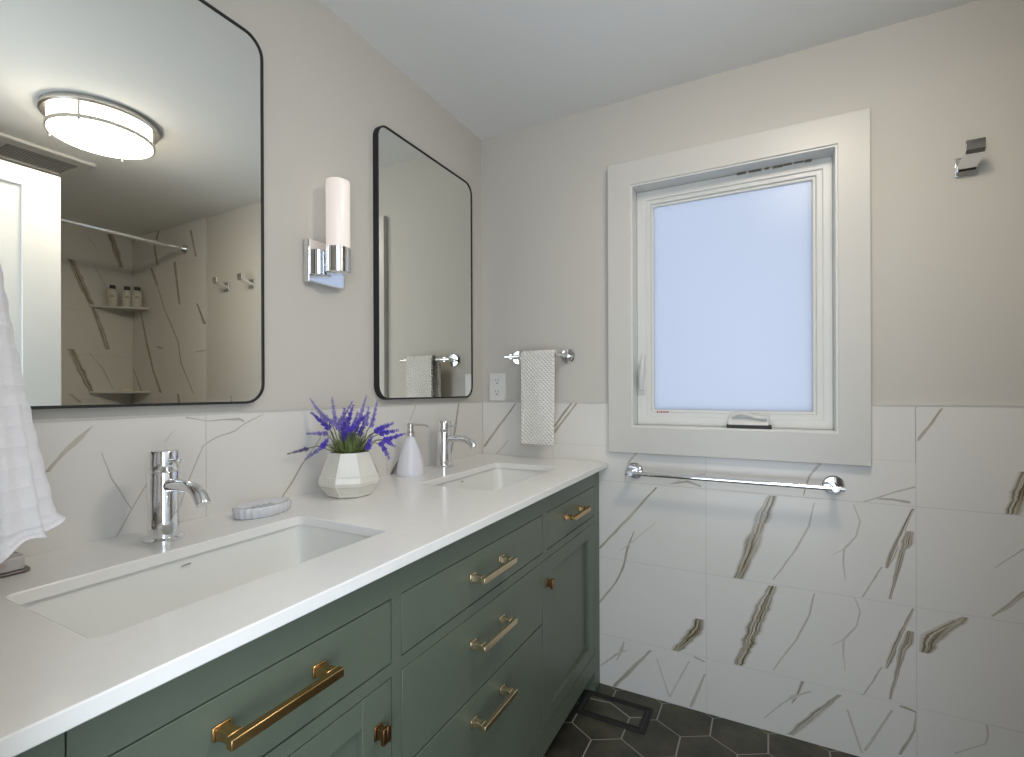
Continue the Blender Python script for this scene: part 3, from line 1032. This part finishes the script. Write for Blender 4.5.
sc = thing('wall_sconce', 'chrome wall sconce with white glass tube between the two mirrors', 'wall lamp', (0.0, -0.867, 1.45))
obj('backplate', box(-0.0055, 0.016, -0.934, -0.808, 1.444, 1.562), M_CHROME, sc, bevel=0.003)
SXc = 0.0545
bm = bmesh.new()
add_tube(bm, [(0.018, -0.867, 1.508), (SXc - 0.01, -0.867, 1.508)], 0.010, 14)
obj('arm', bm, M_CHROME, sc)
obj('cup', lathe((SXc, -0.867, 1.474), [(0.030, 0), (0.0335, 0.002), (0.0335, 0.070), (0.0325, 0.071)], 36), M_CHROME, sc)
obj('glass_shade', lathe((SXc, -0.867, 1.5452), [(0.0318, 0), (0.0322, 0.002), (0.0322, 0.181), (0.0310, 0.1855), (0.027, 0.1875), (0.010, 0.188), (0.001, 0.188)], 36), M_SHADE, sc, smooth=60)

# ================================================================ things on the back wall
ot = thing('electrical_outlet', 'white double electrical outlet on the back wall beside the hand towel', 'outlet', (0.075, 0.006, 1.101))
obj('cover_plate', prism(rrect(0.034, 0.114, 1.102, 1.222, 0.005, 4), 'y', -0.0005, 0.0058), M_PLATE, ot, bevel=0.0015)
for zc in (1.138, 1.186):
    r_ = obj('receptacle', prism(rrect(0.058, 0.090, zc - 0.018, zc + 0.018, 0.012, 6), 'y', -0.0025, 0.001), M_PLATE, ot)
    bm = bmesh.new()
    add_box(bm, 0.0665, 0.0685, -0.0028, -0.0015, zc + 0.001, zc + 0.010)
    add_box(bm, 0.0795, 0.0815, -0.0028, -0.0015, zc + 0.001, zc + 0.009)
    add_lathe(bm, (0.074, -0.0015, zc - 0.008), [(0.003, -0.0013), (0.003, 0)], 12, 'y')
    obj('slot', bm, M_SLOT, r_, smooth=0)


def towel_bar(label, x0, x1, e0, e1, z, rr, wall):
    t = thing('towel_bar', label, 'towel bar', ((x0 + x1) / 2, wall, z), 'chrome towel bars')
    for x in (x0, x1):
        fl = obj('flange', lathe((x, wall, z), [(0.030, 0.0), (0.030, -0.005), (0.026, -0.009), (0.012, -0.011)], 32, 'y'), M_CHROME, t)
        obj('post', tube([(x, wall - 0.008, z), (x, wall - 0.078, z)], 0.0095, 16), M_CHROME, fl)
    obj('rail', tube([(e0, -0.070, z), (e1, -0.070, z)], rr, 18), M_CHROME, t)
    return t


towel_bar('short chrome towel bar above the tile line, holding the hand towel', 0.178, 0.400, 0.152, 0.425, 1.285, 0.0072, 0.0058)
towel_bar('long chrome towel bar on the marble tile under the window', 0.6695, 1.298, 0.6495, 1.321, 0.8425, 0.0078, 0.0)

# hand towel folded over the short bar
NX, x0, x1 = 14, 0.232, 0.378
prof = []
zr = 1.285
for k in range(25):
    prof.append((0.0, 0.932 + (zr - 0.932) * k / 24, 1))           # front fall
for k in range(1, 9):
    a = PI * k / 9
    prof.append((a, zr, 2))
for k in range(20):
    prof.append((PI, zr - (zr - 0.985) * k / 19, 3))
bm = bmesh.new()
grid = []
for (a, z, kind) in prof:
    row = []
    for i in range(NX + 1):
        t = i / NX
        rad = 0.0155
        drop = max(0.0, zr - z)
        if kind == 2:
            y, zq = -0.070 - rad * math.cos(a), zr + rad * math.sin(a)
        elif kind == 1:
            y, zq = -0.070 - rad - 0.010 * drop - 0.003 * math.sin(t * 7 + z * 9) * min(1, drop * 6), z
        else:
            y, zq = -0.070 + rad + 0.012 * drop + 0.004 * math.sin(t * 6 + 1) * min(1, drop * 6), z
        shrink = 0.052 * drop
        xx = x0 + (x1 - x0) * t
        xx += (0.305 - xx) * shrink * 2.6
        if kind == 3:
            xx -= 0.016 + 0.02 * drop
        row.append(bm.verts.new((xx, y, zq)))
    grid.append(row)
for ra, rb in zip(grid, grid[1:]):
    for i in range(NX):
        bm.faces.new((ra[i], ra[i + 1], rb[i + 1], rb[i]))
ht = obj('hand_towel', bm, M_WAFFLE, smooth=80)
md = ht.modifiers.new('thick', 'SOLIDIFY')
md.thickness = 0.012
md.offset = 0
md2 = ht.modifiers.new('soft', 'BEVEL')
md2.width = 0.004
md2.segments = 2
tag(ht, 'cream waffle hand towel draped over the short chrome bar', 'towel')


def make_hook(xc):
    t = thing('robe_hook', 'chrome robe hook high on the wall right of the window', 'hook', (xc, 0.006, 1.76), 'robe hooks')
    obj('wall_plate', box(xc - 0.025, xc + 0.025, -0.001, 0.0058, 1.758, 1.812), M_CHROME, t, bevel=0.0015)
    pf = [(-0.001, 1.772), (-0.001, 1.786), (-0.058, 1.805), (-0.064, 1.811), (-0.066, 1.832), (-0.073, 1.832), (-0.074, 1.805), (-0.068, 1.795)]
    obj('hook_arm', prism(pf, 'x', xc - 0.021, xc + 0.021), M_CHROME, t, bevel=0.001, smooth=30)
    return t


h1 = make_hook(1.622)
h2 = copy_tree(h1, (0.240, 0, 0.006))
tag(h2, 'chrome robe hook seen only in the large mirror, the one nearer the shower tile', 'hook')

# ================================================================ things on the counter
# faceted vase
VX, VYc = 0.118, -0.888
vs = thing('vase', 'cream faceted ceramic vase holding lavender on the white counter', 'vase', (VX, VYc, CT))
bm = bmesh.new()
N8 = 8
def vring(r, z, off=0.0):
    return [(VX + r * math.cos(2 * PI * (k + off) / N8 + 0.35), VYc + r * math.sin(2 * PI * (k + off) / N8 + 0.35), CT + z) for k in range(N8)]
prof = [(0.052, 0.0), (0.060, 0.004), (0.080, 0.032), (0.083, 0.042), (0.080, 0.056), (0.0545, 0.117), (0.0500, 0.117), (0.048, 0.108), (0.066, 0.060), (0.066, 0.040), (0.040, 0.010)]
add_loft(bm, [vring(r, z) for r, z in prof], True)
bmesh.ops.recalc_face_normals(bm, faces=bm.faces)
# bevelled oval panels low on the body
lows = [f for f in bm.faces if len(f.verts) == 4 and CT + 0.010 < f.calc_center_median().z < CT + 0.03 and math.hypot(f.calc_center_median().x - VX, f.calc_center_median().y - VYc) > 0.055]
ups = [f for f in bm.faces if len(f.verts) == 4 and CT + 0.07 < f.calc_center_median().z < CT + 0.115 and (f.calc_center_median() - Vector((VX, VYc, CT + .09))).dot(f.normal) > 0 and math.hypot(f.calc_center_median().x - VX, f.calc_center_median().y - VYc) > 0.055]
bmesh.ops.inset_individual(bm, faces=lows, thickness=0.0060, depth=-0.0022)
bmesh.ops.inset_individual(bm, faces=ups, thickness=0.0040, depth=-0.0014)
obj('vase_body', bm, M_VASE, vs, bevel=0.0018, smooth=25)

# lavender arrangement: foot, stems, flower spikes, leaves
LAV = [((0.059, -0.922, 1.074), (0.027, -0.939, 1.125), 0),
       ((0.057, -0.91, 1.052), (0.022, -0.93, 1.087), 1),
       ((0.101, -0.922, 1.067), (0.094, -0.926, 1.129), 0),
       ((0.098, -0.905, 1.059), (0.127, -0.889, 1.117), 0),
       ((0.084, -0.88, 1.057), (0.087, -0.878, 1.098), 1),
       ((0.095, -0.874, 1.06), (0.108, -0.867, 1.106), 1),
       ((0.148, -0.911, 1.05), (0.189, -0.89, 1.089), 1),
       ((0.163, -0.897, 1.075), (0.178, -0.888, 1.133), 0),
       ((0.187, -0.897, 1.064), (0.192, -0.895, 1.103), 0),
       ((0.179, -0.868, 1.062), (0.192, -0.862, 1.12), 0),
       ((0.215, -0.884, 1.045), (0.248, -0.867, 1.062), 1),
       ((0.202, -0.855, 1.035), (0.238, -0.836, 1.041), 1),
       ((0.203, -0.838, 1.016), (0.243, -0.817, 1.03), 1),
       ((0.218, -0.861, 1.017), (0.239, -0.851, 1.001), 1),
       ((0.19, -0.843, 1.002), (0.207, -0.834, 0.966), 1),
       ((0.057, -0.92, 1.033), (0.022, -0.947, 1.033), 0),
       ((0.088, -0.951, 1.003), (0.099, -0.945, 1.023), 1),
       ((0.048, -0.927, 0.992), (0.022, -0.954, 0.964), 0),
       ((0.031, -0.961, 0.993), (0.022, -1.006, 0.986), 2),
       ((0.17, -0.875, 0.997), (0.18, -0.87, 1.026), 1),
       ((0.108, -0.919, 1.05), (0.115, -0.915, 1.079), 0),
       ((0.176, -0.849, 1.038), (0.197, -0.838, 1.055), 1),
       ((0.08, -0.92, 1.067), (0.056, -0.933, 1.094), 0),
       ((0.154, -0.906, 1.06), (0.161, -0.902, 1.091), 0)]
_r = random.Random(23)
for _k in range(12):     # shorter spikes in the middle of the bunch
    _a, _s = _r.uniform(0, 2 * PI), _r.uniform(0.2, 1.0)
    _b = (VX + 0.030 * _s * math.cos(_a), VYc + 0.030 * _s * math.sin(_a), CT + _r.uniform(0.150, 0.180))
    _t = (_b[0] + 0.018 * _s * math.cos(_a), _b[1] + 0.018 * _s * math.sin(_a), _b[2] + _r.uniform(0.026, 0.046))
    LAV.append((_b, _t, _r.choice((0, 0, 0, 1))))
lv = thing('lavender_plant', 'bunch of purple lavender flowers standing in the cream vase', 'flowers', (VX, VYc, CT + 0.012))
rnd = random.Random(11)
root = Vector((VX, VYc, CT + 0.014))


def ellipsoid(bm, c, ax, r, l_, mi=0):
    """small bud: six-sided bipyramid with a waist"""
    ax = ax.normalized()
    s_ = ax.orthogonal().normalized()
    q_ = ax.cross(s_)
    rings = []
    for h, k in ((0.22, 0.75), (0.55, 1.0), (0.85, 0.6)):
        rings.append([bm.verts.new(c + ax * (l_ * h) + (s_ * math.cos(PI / 2.5 * i) + q_ * math.sin(PI / 2.5 * i)) * (r * k)) for i in range(5)])
    a, b = bm.verts.new(c), bm.verts.new(c + ax * l_)
    for i in range(5):
        j = (i + 1) % 5
        bm.faces.new((a, rings[0][j], rings[0][i]))
        bm.faces.new((rings[2][i], rings[2][j], b))
        for x, y in zip(rings, rings[1:]):
            bm.faces.new((x[i], x[j], y[j], y[i]))


core = obj('stem_base', tube([root, root + Vector((0, 0, 0.05)), root + Vector((0, 0, 0.10))], [0.012, 0.014, 0.022], 10), M_STEM, lv)
for b, t, c in LAV:
    b, t = Vector(b), Vector(t)
    r1 = Vector((VX, VYc, CT + 0.118)) + Vector((max(-0.03, min(0.03, (b.x - VX) * 0.5)), max(-0.03, min(0.03, (b.y - VYc) * 0.5)), 0))
    mid = r1.lerp(b, 0.55) + Vector((0, 0, 0.012))
    st_ = obj('flower_stem', tube([root + Vector((rnd.uniform(-.01, .01), rnd.uniform(-.01, .01), 0.05)), r1, mid, b, t], [0.0016, 0.0014, 0.0012, 0.0011, 0.0006], 6), M_STEM, lv)
    bm = bmesh.new()
    b = b - (t - b) * 0.22
    d = t - b
    ln = d.length
    ax = d.normalized()
    s_ = ax.orthogonal().normalized()
    q_ = ax.cross(s_)
    nw = max(6, int(ln / 0.0048))
    rad = {0: 0.0066, 1: 0.0080, 2: 0.0055}[c]
    for k in range(nw + 1):
        f_ = k / nw
        rr = rad * (1.0 - 0.55 * f_) * (0.85 + 0.15 * math.sin(k * 2.1))
        nb_ = 6 if f_ < 0.8 else 4
        for i in range(nb_):
            a = 2 * PI * (i + 0.5 * (k % 2)) / nb_ + rnd.uniform(-.3, .3)
            rv = s_ * math.cos(a) + q_ * math.sin(a)
            ellipsoid(bm, b + d * f_ + rv * rr * 0.25, (rv * 0.85 + ax * 0.9), rr * 0.36 * rnd.uniform(.8, 1.2), rr * rnd.uniform(1.0, 1.75))
    obj('flower_spike', bm, M_PURP[c], st_, smooth=80)
bm = bmesh.new()


def blade(bm, p, d, ln, w_, droop):
    d = d.normalized()
    s_ = d.cross(Vector((0, 0, 1)))
    s_ = s_.normalized() if s_.length > 1e-3 else Vector((1, 0, 0))
    prev = None
    nrm = s_.cross(d).normalized()
    for k in range(5):
        f_ = k / 4
        c_ = p + d * (ln * f_) + Vector((0, 0, -droop * f_ * f_))
        hw_ = w_ * (0.45 + 1.1 * f_ * (1 - f_) * 2 - 0.43 * f_)
        hw_ = max(hw_, 0.0003)
        row = [bm.verts.new(c_ + s_ * hw_), bm.verts.new(c_ + nrm * hw_ * 0.5), bm.verts.new(c_ - s_ * hw_), bm.verts.new(c_ - nrm * hw_ * 0.3)]
        if prev:
            for i in range(4):
                bm.faces.new((prev[i], prev[(i + 1) % 4], row[(i + 1) % 4], row[i]))
        prev = row


for k in range(230):
    a = rnd.uniform(0, 2 * PI)
    r_ = rnd.uniform(0, 0.038)
    p = Vector((VX + r_ * math.cos(a), VYc + r_ * math.sin(a), CT + rnd.uniform(0.105, 0.125)))
    tilt = rnd.uniform(0.25, 1.1) * r_ / 0.038
    d = Vector((math.cos(a) * tilt, math.sin(a) * tilt, rnd.uniform(0.6, 1.0)))
    ln = rnd.uniform(0.018, 0.060) * (1.15 - 0.4 * tilt)
    if p.x + d.normalized().x * ln < 0.012:
        continue
    blade(bm, p, d, ln, rnd.uniform(0.0016, 0.0030), rnd.uniform(0, 0.008))
obj('foliage', bm, M_LEAF, lv, smooth=80)

# soap dispenser
DX, DY = 0.066, -0.573
sd = thing('soap_dispenser', 'white ceramic soap dispenser with nickel pump beside the far faucet', 'soap dispenser', (DX, DY, CT))
obj('bottle', lathe((DX, DY, CT), [(0.043, 0), (0.0455, 0.003), (0.0460, 0.012), (0.0435, 0.032), (0.0380, 0.056), (0.0310, 0.080), (0.0240, 0.100), (0.0180, 0.116), (0.0155, 0.124), (0.0150, 0.128)], 40), M_SOAPW, sd, smooth=40)
pm = obj('pump', lathe((DX, DY, CT + 0.1275), [(0.0155, 0), (0.0160, 0.003), (0.0160, 0.013), (0.0115, 0.016), (0.0105, 0.017), (0.0105, 0.033), (0.0120, 0.034), (0.0120, 0.042), (0.0100, 0.044)], 28), M_NICKEL, sd)
bm = bmesh.new()
add_tube(bm, [(DX + 0.008, DY, CT + 0.1655), (DX + 0.045, DY, CT + 0.167), (DX + 0.066, DY, CT + 0.166), (DX + 0.071, DY, CT + 0.160)], [0.0035, 0.0030, 0.0028, 0.0028], 10)
obj('nozzle', bm, M_NICKEL, pm)

# ribbed glass soap dish
dx, dy = 0.094, -1.127
sdh = thing('soap_dish', 'oval ribbed glass soap dish between the near faucet and the vase', 'soap dish', (dx, dy, CT))
bm = bmesh.new()
n = 96
def oring(a, b, z, rib):
    return [(dx + (b + rib * (1 if k % 4 < 2 else -1)) * math.cos(2 * PI * k / n), dy + (a + rib * (1 if k % 4 < 2 else -1)) * math.sin(2 * PI * k / n), CT + z) for k in range(n)]
add_loft(bm, [oring(.058, .036, 0, .0005), oring(.063, .041, .003, .001), oring(.066, .044, .020, .0012), oring(.0645, .0425, .0245, .0004), oring(.058, .036, .0245, 0), oring(.046, .026, .017, 0), oring(.040, .020, .0155, 0)], True)
obj('dish_body', bm, M_GLASSW, sdh, smooth=50)
bm = bmesh.new()
for k in range(5):
    yy = dy - 0.028 + k * 0.014
    add_tube(bm, [(dx - 0.018, yy, CT + 0.0170), (dx + 0.018, yy, CT + 0.0170)], 0.0022, 8)
obj('drain_ridges', bm, M_GLASSW, sdh)

# small mottled box in the near corner, mostly behind the bath towel
tb = thing('trinket_box', 'small mottled grey brown stone box at the left edge under the bath towel', 'box', (0.055, -1.575, CT))
bm = bmesh.new()
add_prism(bm, rrect(0.015, 0.092, -1.650, -1.526, 0.010, 5), 'z', CT + 0.005, CT + 0.026)
obj('box_body', bm, M_STONE, tb, bevel=0.002)
bm = bmesh.new()
add_prism(bm, rrect(0.011, 0.096, -1.654, -1.520, 0.012, 5), 'z', CT, CT + 0.005)
obj('box_foot', bm, mat('pewter', srgb(120, 112, 110), 0.35, 0.8, var=0.1), tb, bevel=0.001)

# bath towel on a ring fixed to the door wall, near the camera
ring = thing('towel_ring', 'chrome towel ring on the near wall holding the white bath towel', 'towel ring', (0.2, YF, 1.50))
obj('wall_mount', lathe((0.2, YF, 1.52), [(0.026, 0), (0.026, 0.006), (0.010, 0.010), (0.010, 0.050)], 28, 'y'), M_CHROME, ring)
bm = bmesh.new()
pts = [(0.2 + 0.075 * math.sin(2 * PI * k / 40), YF + 0.052, 1.445 + 0.075 * math.cos(2 * PI * k / 40)) for k in range(41)]
add_tube(bm, pts, 0.005, 12)
obj('ring', bm, M_CHROME, ring)
bm = bmesh.new()
levels = []
NZ, NA = 60, 120
for j in range(NZ + 1):
    t = j / NZ
    z = 1.388 - t * (1.388 - 0.922)
    # half widths grow downwards as the cloth opens out
    ax_ = 0.084 + 0.058 * min(1, t * 1.2)
    by_ = 0.040 + 0.043 * t ** 1.7
    cx_, cy_ = 0.2, -1.640 + 0.010 * min(1, t * 1.2)
    ringp = []
    for k in range(NA):
        a = 2 * PI * k / NA
        fold = 0.012 * t * math.sin(5 * a + 0.8) + 0.007 * t * math.sin(11 * a + 2 * t) + 0.0008 * math.sin(z * 180)
        ca, sa = math.cos(a), math.sin(a)
        sq = (abs(ca) ** 2.6 + abs(sa) ** 2.6) ** (-1 / 2.6)
        x_ = cx_ + (ax_ + fold) * ca * sq
        y_ = max(YF + 0.004, cy_ + (by_ + fold) * sa * sq)
        zb = 0.0
        if t > 0.86:      # layers end at different heights
            u_ = (t - 0.86) / 0.14
            front = max(0.0, math.cos(a - 0.9))
            zb = u_ * (0.050 * front ** 0.7 + 0.008 * math.sin(6 * a))
        ringp.append((x_, y_, z + zb))
    levels.append(ringp)
cx_, cy_ = 0.2, -1.620
levels.append([(cx_ + (p[0] - cx_) * 0.86, max(YF + .006, cy_ + (p[1] - cy_) * 0.82), p[2] + 0.004) for p in levels[-1]])
levels.append([(cx_ + (p[0] - cx_) * 0.6, cy_ + (p[1] - cy_) * 0.5, p[2] + 0.03) for p in levels[-1]])
top = [[(0.2 + (p[0] - 0.2) * 0.8, -1.640 + (p[1] + 1.640) * 0.7, 1.396) for p in levels[0]]]
add_loft(bm, top + levels, True)
bt_ = obj('bath_towel', bm, M_TERRY, smooth=80)
tag(bt_, 'white ribbed bath towel hanging at the left edge over the counter end', 'towel')

# ================================================================ floor register
fr = thing('floor_register', 'dark framed tile-in floor vent beside the vanity foot by the back wall', 'floor vent', (0.62, -0.138, 0.0))
A_, B_ = (0.500, 0.748), (-0.210, -0.065)
bm = add_frame(bmesh.new(), R4(A_[0], A_[1], B_[0], B_[1]), R4(A_[0] + .012, A_[1] - .012, B_[0] + .012, B_[1] - .012), 'z', -0.001, 0.004)
obj('outer_frame', bm, M_IRON, fr, bevel=0.001)
obj('vent_gap', box(A_[0] + .012, A_[1] - .012, B_[0] + .012, B_[1] - .012, -0.001, 0.0006), M_SLOT, fr, smooth=0)
bm = add_frame(bmesh.new(), R4(A_[0] + .020, A_[1] - .020, B_[0] + .020, B_[1] - .020), R4(A_[0] + .026, A_[1] - .026, B_[0] + .026, B_[1] - .026), 'z', 0.0004, 0.0036)
obj('inner_frame', bm, M_IRON, fr, smooth=0)
ti = obj('tile_insert', box(A_[0] + .026, A_[1] - .026, B_[0] + .026, B_[1] - .026, 0.0004, 0.0026), M_SLATE, fr, smooth=0)
bm = bmesh.new()
for p, q in (((0.526, -0.112), (0.602, -0.103)), ((0.602, -0.103), (0.684, -0.150)), ((0.684, -0.150), (0.684, -0.184)), ((0.684, -0.150), (0.722, -0.130))):
    p, q = Vector(p), Vector(q)
    s_ = (q - p).normalized()
    s_ = Vector((-s_.y, s_.x)) * 0.0022
    add_prism(bm, [tuple(p + s_), tuple(p - s_), tuple(q - s_), tuple(q + s_)], 'z', 0.0024, 0.0030)
obj('grout_line', bm, M_FGROUT, ti, smooth=0)

# ================================================================ what the mirrors show
LC = (1.300, -0.862)
cl = thing('ceiling_light', 'round flush ceiling light with nickel bands, lit, seen in the large mirror', 'ceiling light', (LC[0], LC[1], H))
obj('ceiling_pan', lathe((LC[0], LC[1], H), [(0.186, 0.0), (0.190, -0.006), (0.190, -0.020), (0.184, -0.026), (0.168, -0.027)], 64), M_NICKEL, cl)
dfz = obj('glass_diffuser', lathe((LC[0], LC[1], H - 0.027), [(0.167, 0), (0.166, -0.050), (0.160, -0.058), (0.120, -0.066), (0.060, -0.070), (0.001, -0.071)], 64), M_DIFF, cl, smooth=60)
obj('lower_band', lathe((LC[0], LC[1], H - 0.070), [(0.1685, 0.0), (0.174, 0.0), (0.174, -0.014), (0.1685, -0.014), (0.1685, 0.0)], 64), M_NICKEL, cl)
for k in range(4):
    a = PI / 4 + k * PI / 2
    p = Vector((LC[0] + 0.175 * math.cos(a), LC[1] + 0.175 * math.sin(a), 0))
    bm = tube([(p.x, p.y, H - 0.024), (p.x, p.y, H - 0.084)], 0.005, 10)
    obj('strap', bm, M_NICKEL, cl)
    bm = lathe((p.x, p.y, H - 0.096), [(0.001, 0), (0.0045, 0.003), (0.0045, 0.010), (0.003, 0.014)], 12)
    obj('finial', bm, M_NICKEL, cl)

ex = thing('exhaust_vent', 'white ceiling exhaust fan grille seen in the large mirror above the door', 'vent', (1.95, -0.83, H))
EX0, EX1, EY0, EY1 = 1.80, 2.10, -1.02, -0.68
bm = add_frame(bmesh.new(), R4(EX0, EX1, EY0, EY1), R4(EX0 + .075, EX1 - .03, EY0 + .045, EY1 - .045), 'z', H - 0.014, H)
obj('cover', bm, M_PLATE, ex, bevel=0.003)
obj('duct_opening', box(EX0 + .075, EX1 - .03, EY0 + .045, EY1 - .045, H - 0.001, H), M_SLOT, ex, smooth=0)
bm = bmesh.new()
for k in range(10):
    x = EX0 + 0.083 + k * 0.0190
    add_box(bm, x, x + 0.008, EY0 + .045, EY1 - .045, H - 0.006, H - 0.0045)
obj('louvres', bm, M_PLATE, ex, smooth=0)

rd = thing('shower_rod', 'chrome shower curtain rod across the tiled shower, seen in the large mirror', 'curtain rod', (2.2966, -0.86, 2.083))
obj('rod', tube([(2.2966, -0.004, 2.083), (2.2966, YF + 0.004, 2.083)], 0.0150, 20), M_CHROME, rd)
for y, d in ((0.0, -1), (YF, 1)):
    obj('flange', lathe((2.2966, y, 2.083), [(0.030, 0), (0.030, 0.006 * d), (0.022, 0.014 * d), (0.016, 0.030 * d)], 28, 'y'), M_CHROME, rd)


def shelf(z, label):
    bm = bmesh.new()
    add_prism(bm, [(XR - 0.0005, -0.0005), (XR - 0.2225, -0.0005), (XR - 0.2225, -0.012), (XR - 0.012, -0.258), (XR - 0.0005, -0.258)], 'z', z - 0.012, z)
    o = obj('corner_shelf', bm, M_TILE, bevel=0.0015, smooth=0)
    return tag(o, label, 'shelf', 'shower corner shelves')


ZS, ZS2 = 1.733, 1.150
shelf(ZS, 'upper white corner shelf in the shower, carrying the bottles, seen in mirror')
shelf(ZS2, 'lower white corner shelf in the shower, carrying the soap, seen in mirror')


def make_bottle(x, y):
    t = thing('shampoo_bottle', 'ivory bottle with black cap standing alone at left on the shower shelf', 'bottle', (x, y, ZS), 'shower bottles')
    obj('bottle_body', lathe((x, y, ZS), [(0.028, 0), (0.0305, 0.003), (0.0305, 0.100), (0.029, 0.110), (0.024, 0.118), (0.015, 0.121)], 32), M_BOTTLE, t, smooth=40)
    obj('cap', lathe((x, y, ZS + 0.1205), [(0.0170, 0), (0.0170, 0.024), (0.0155, 0.026)], 24), M_CAP, t)
    bm = bmesh.new()
    # the label's two lines of small print, on the side towards the vanity
    for zl, half in ((0.072, 0.30), (0.064, 0.42)):
        for s_ in range(5):
            a0 = PI + 0.5 - half + 2 * half * s_ / 5
            a1 = a0 + 2 * half / 5 * 0.75
            pts = [(x + 0.0307 * math.cos(a), y + 0.0307 * math.sin(a)) for a in (a0, a1)]
            q = [(x + 0.0302 * math.cos(a), y + 0.0302 * math.sin(a)) for a in (a1, a0)]
            add_prism(bm, pts + q, 'z', ZS + zl, ZS + zl + 0.004)
    obj('label_print', bm, M_CAP, t, smooth=0)
    return t


b1 = make_bottle(2.893, -0.150)
b2 = copy_tree(b1, (2.862 - 2.893, -0.078 + 0.150, 0))
tag(b2, 'ivory black-capped bottle in front of the pair at right on the shower shelf', 'bottle')
b3 = copy_tree(b1, (2.815 - 2.893, -0.038 + 0.150, 0))
tag(b3, 'ivory black-capped bottle at the right end of the shower shelf, by the tiled wall', 'bottle')
bm = bmesh.new()
add_prism(bm, rrect(2.855, 2.905, -0.115, -0.045, 0.016, 6), 'z', ZS2, ZS2 + 0.020)
tag(obj('soap_bar', bm, M_SOAP, bevel=0.006, seg=3), 'small ivory soap bar on the lower shower shelf', 'soap')
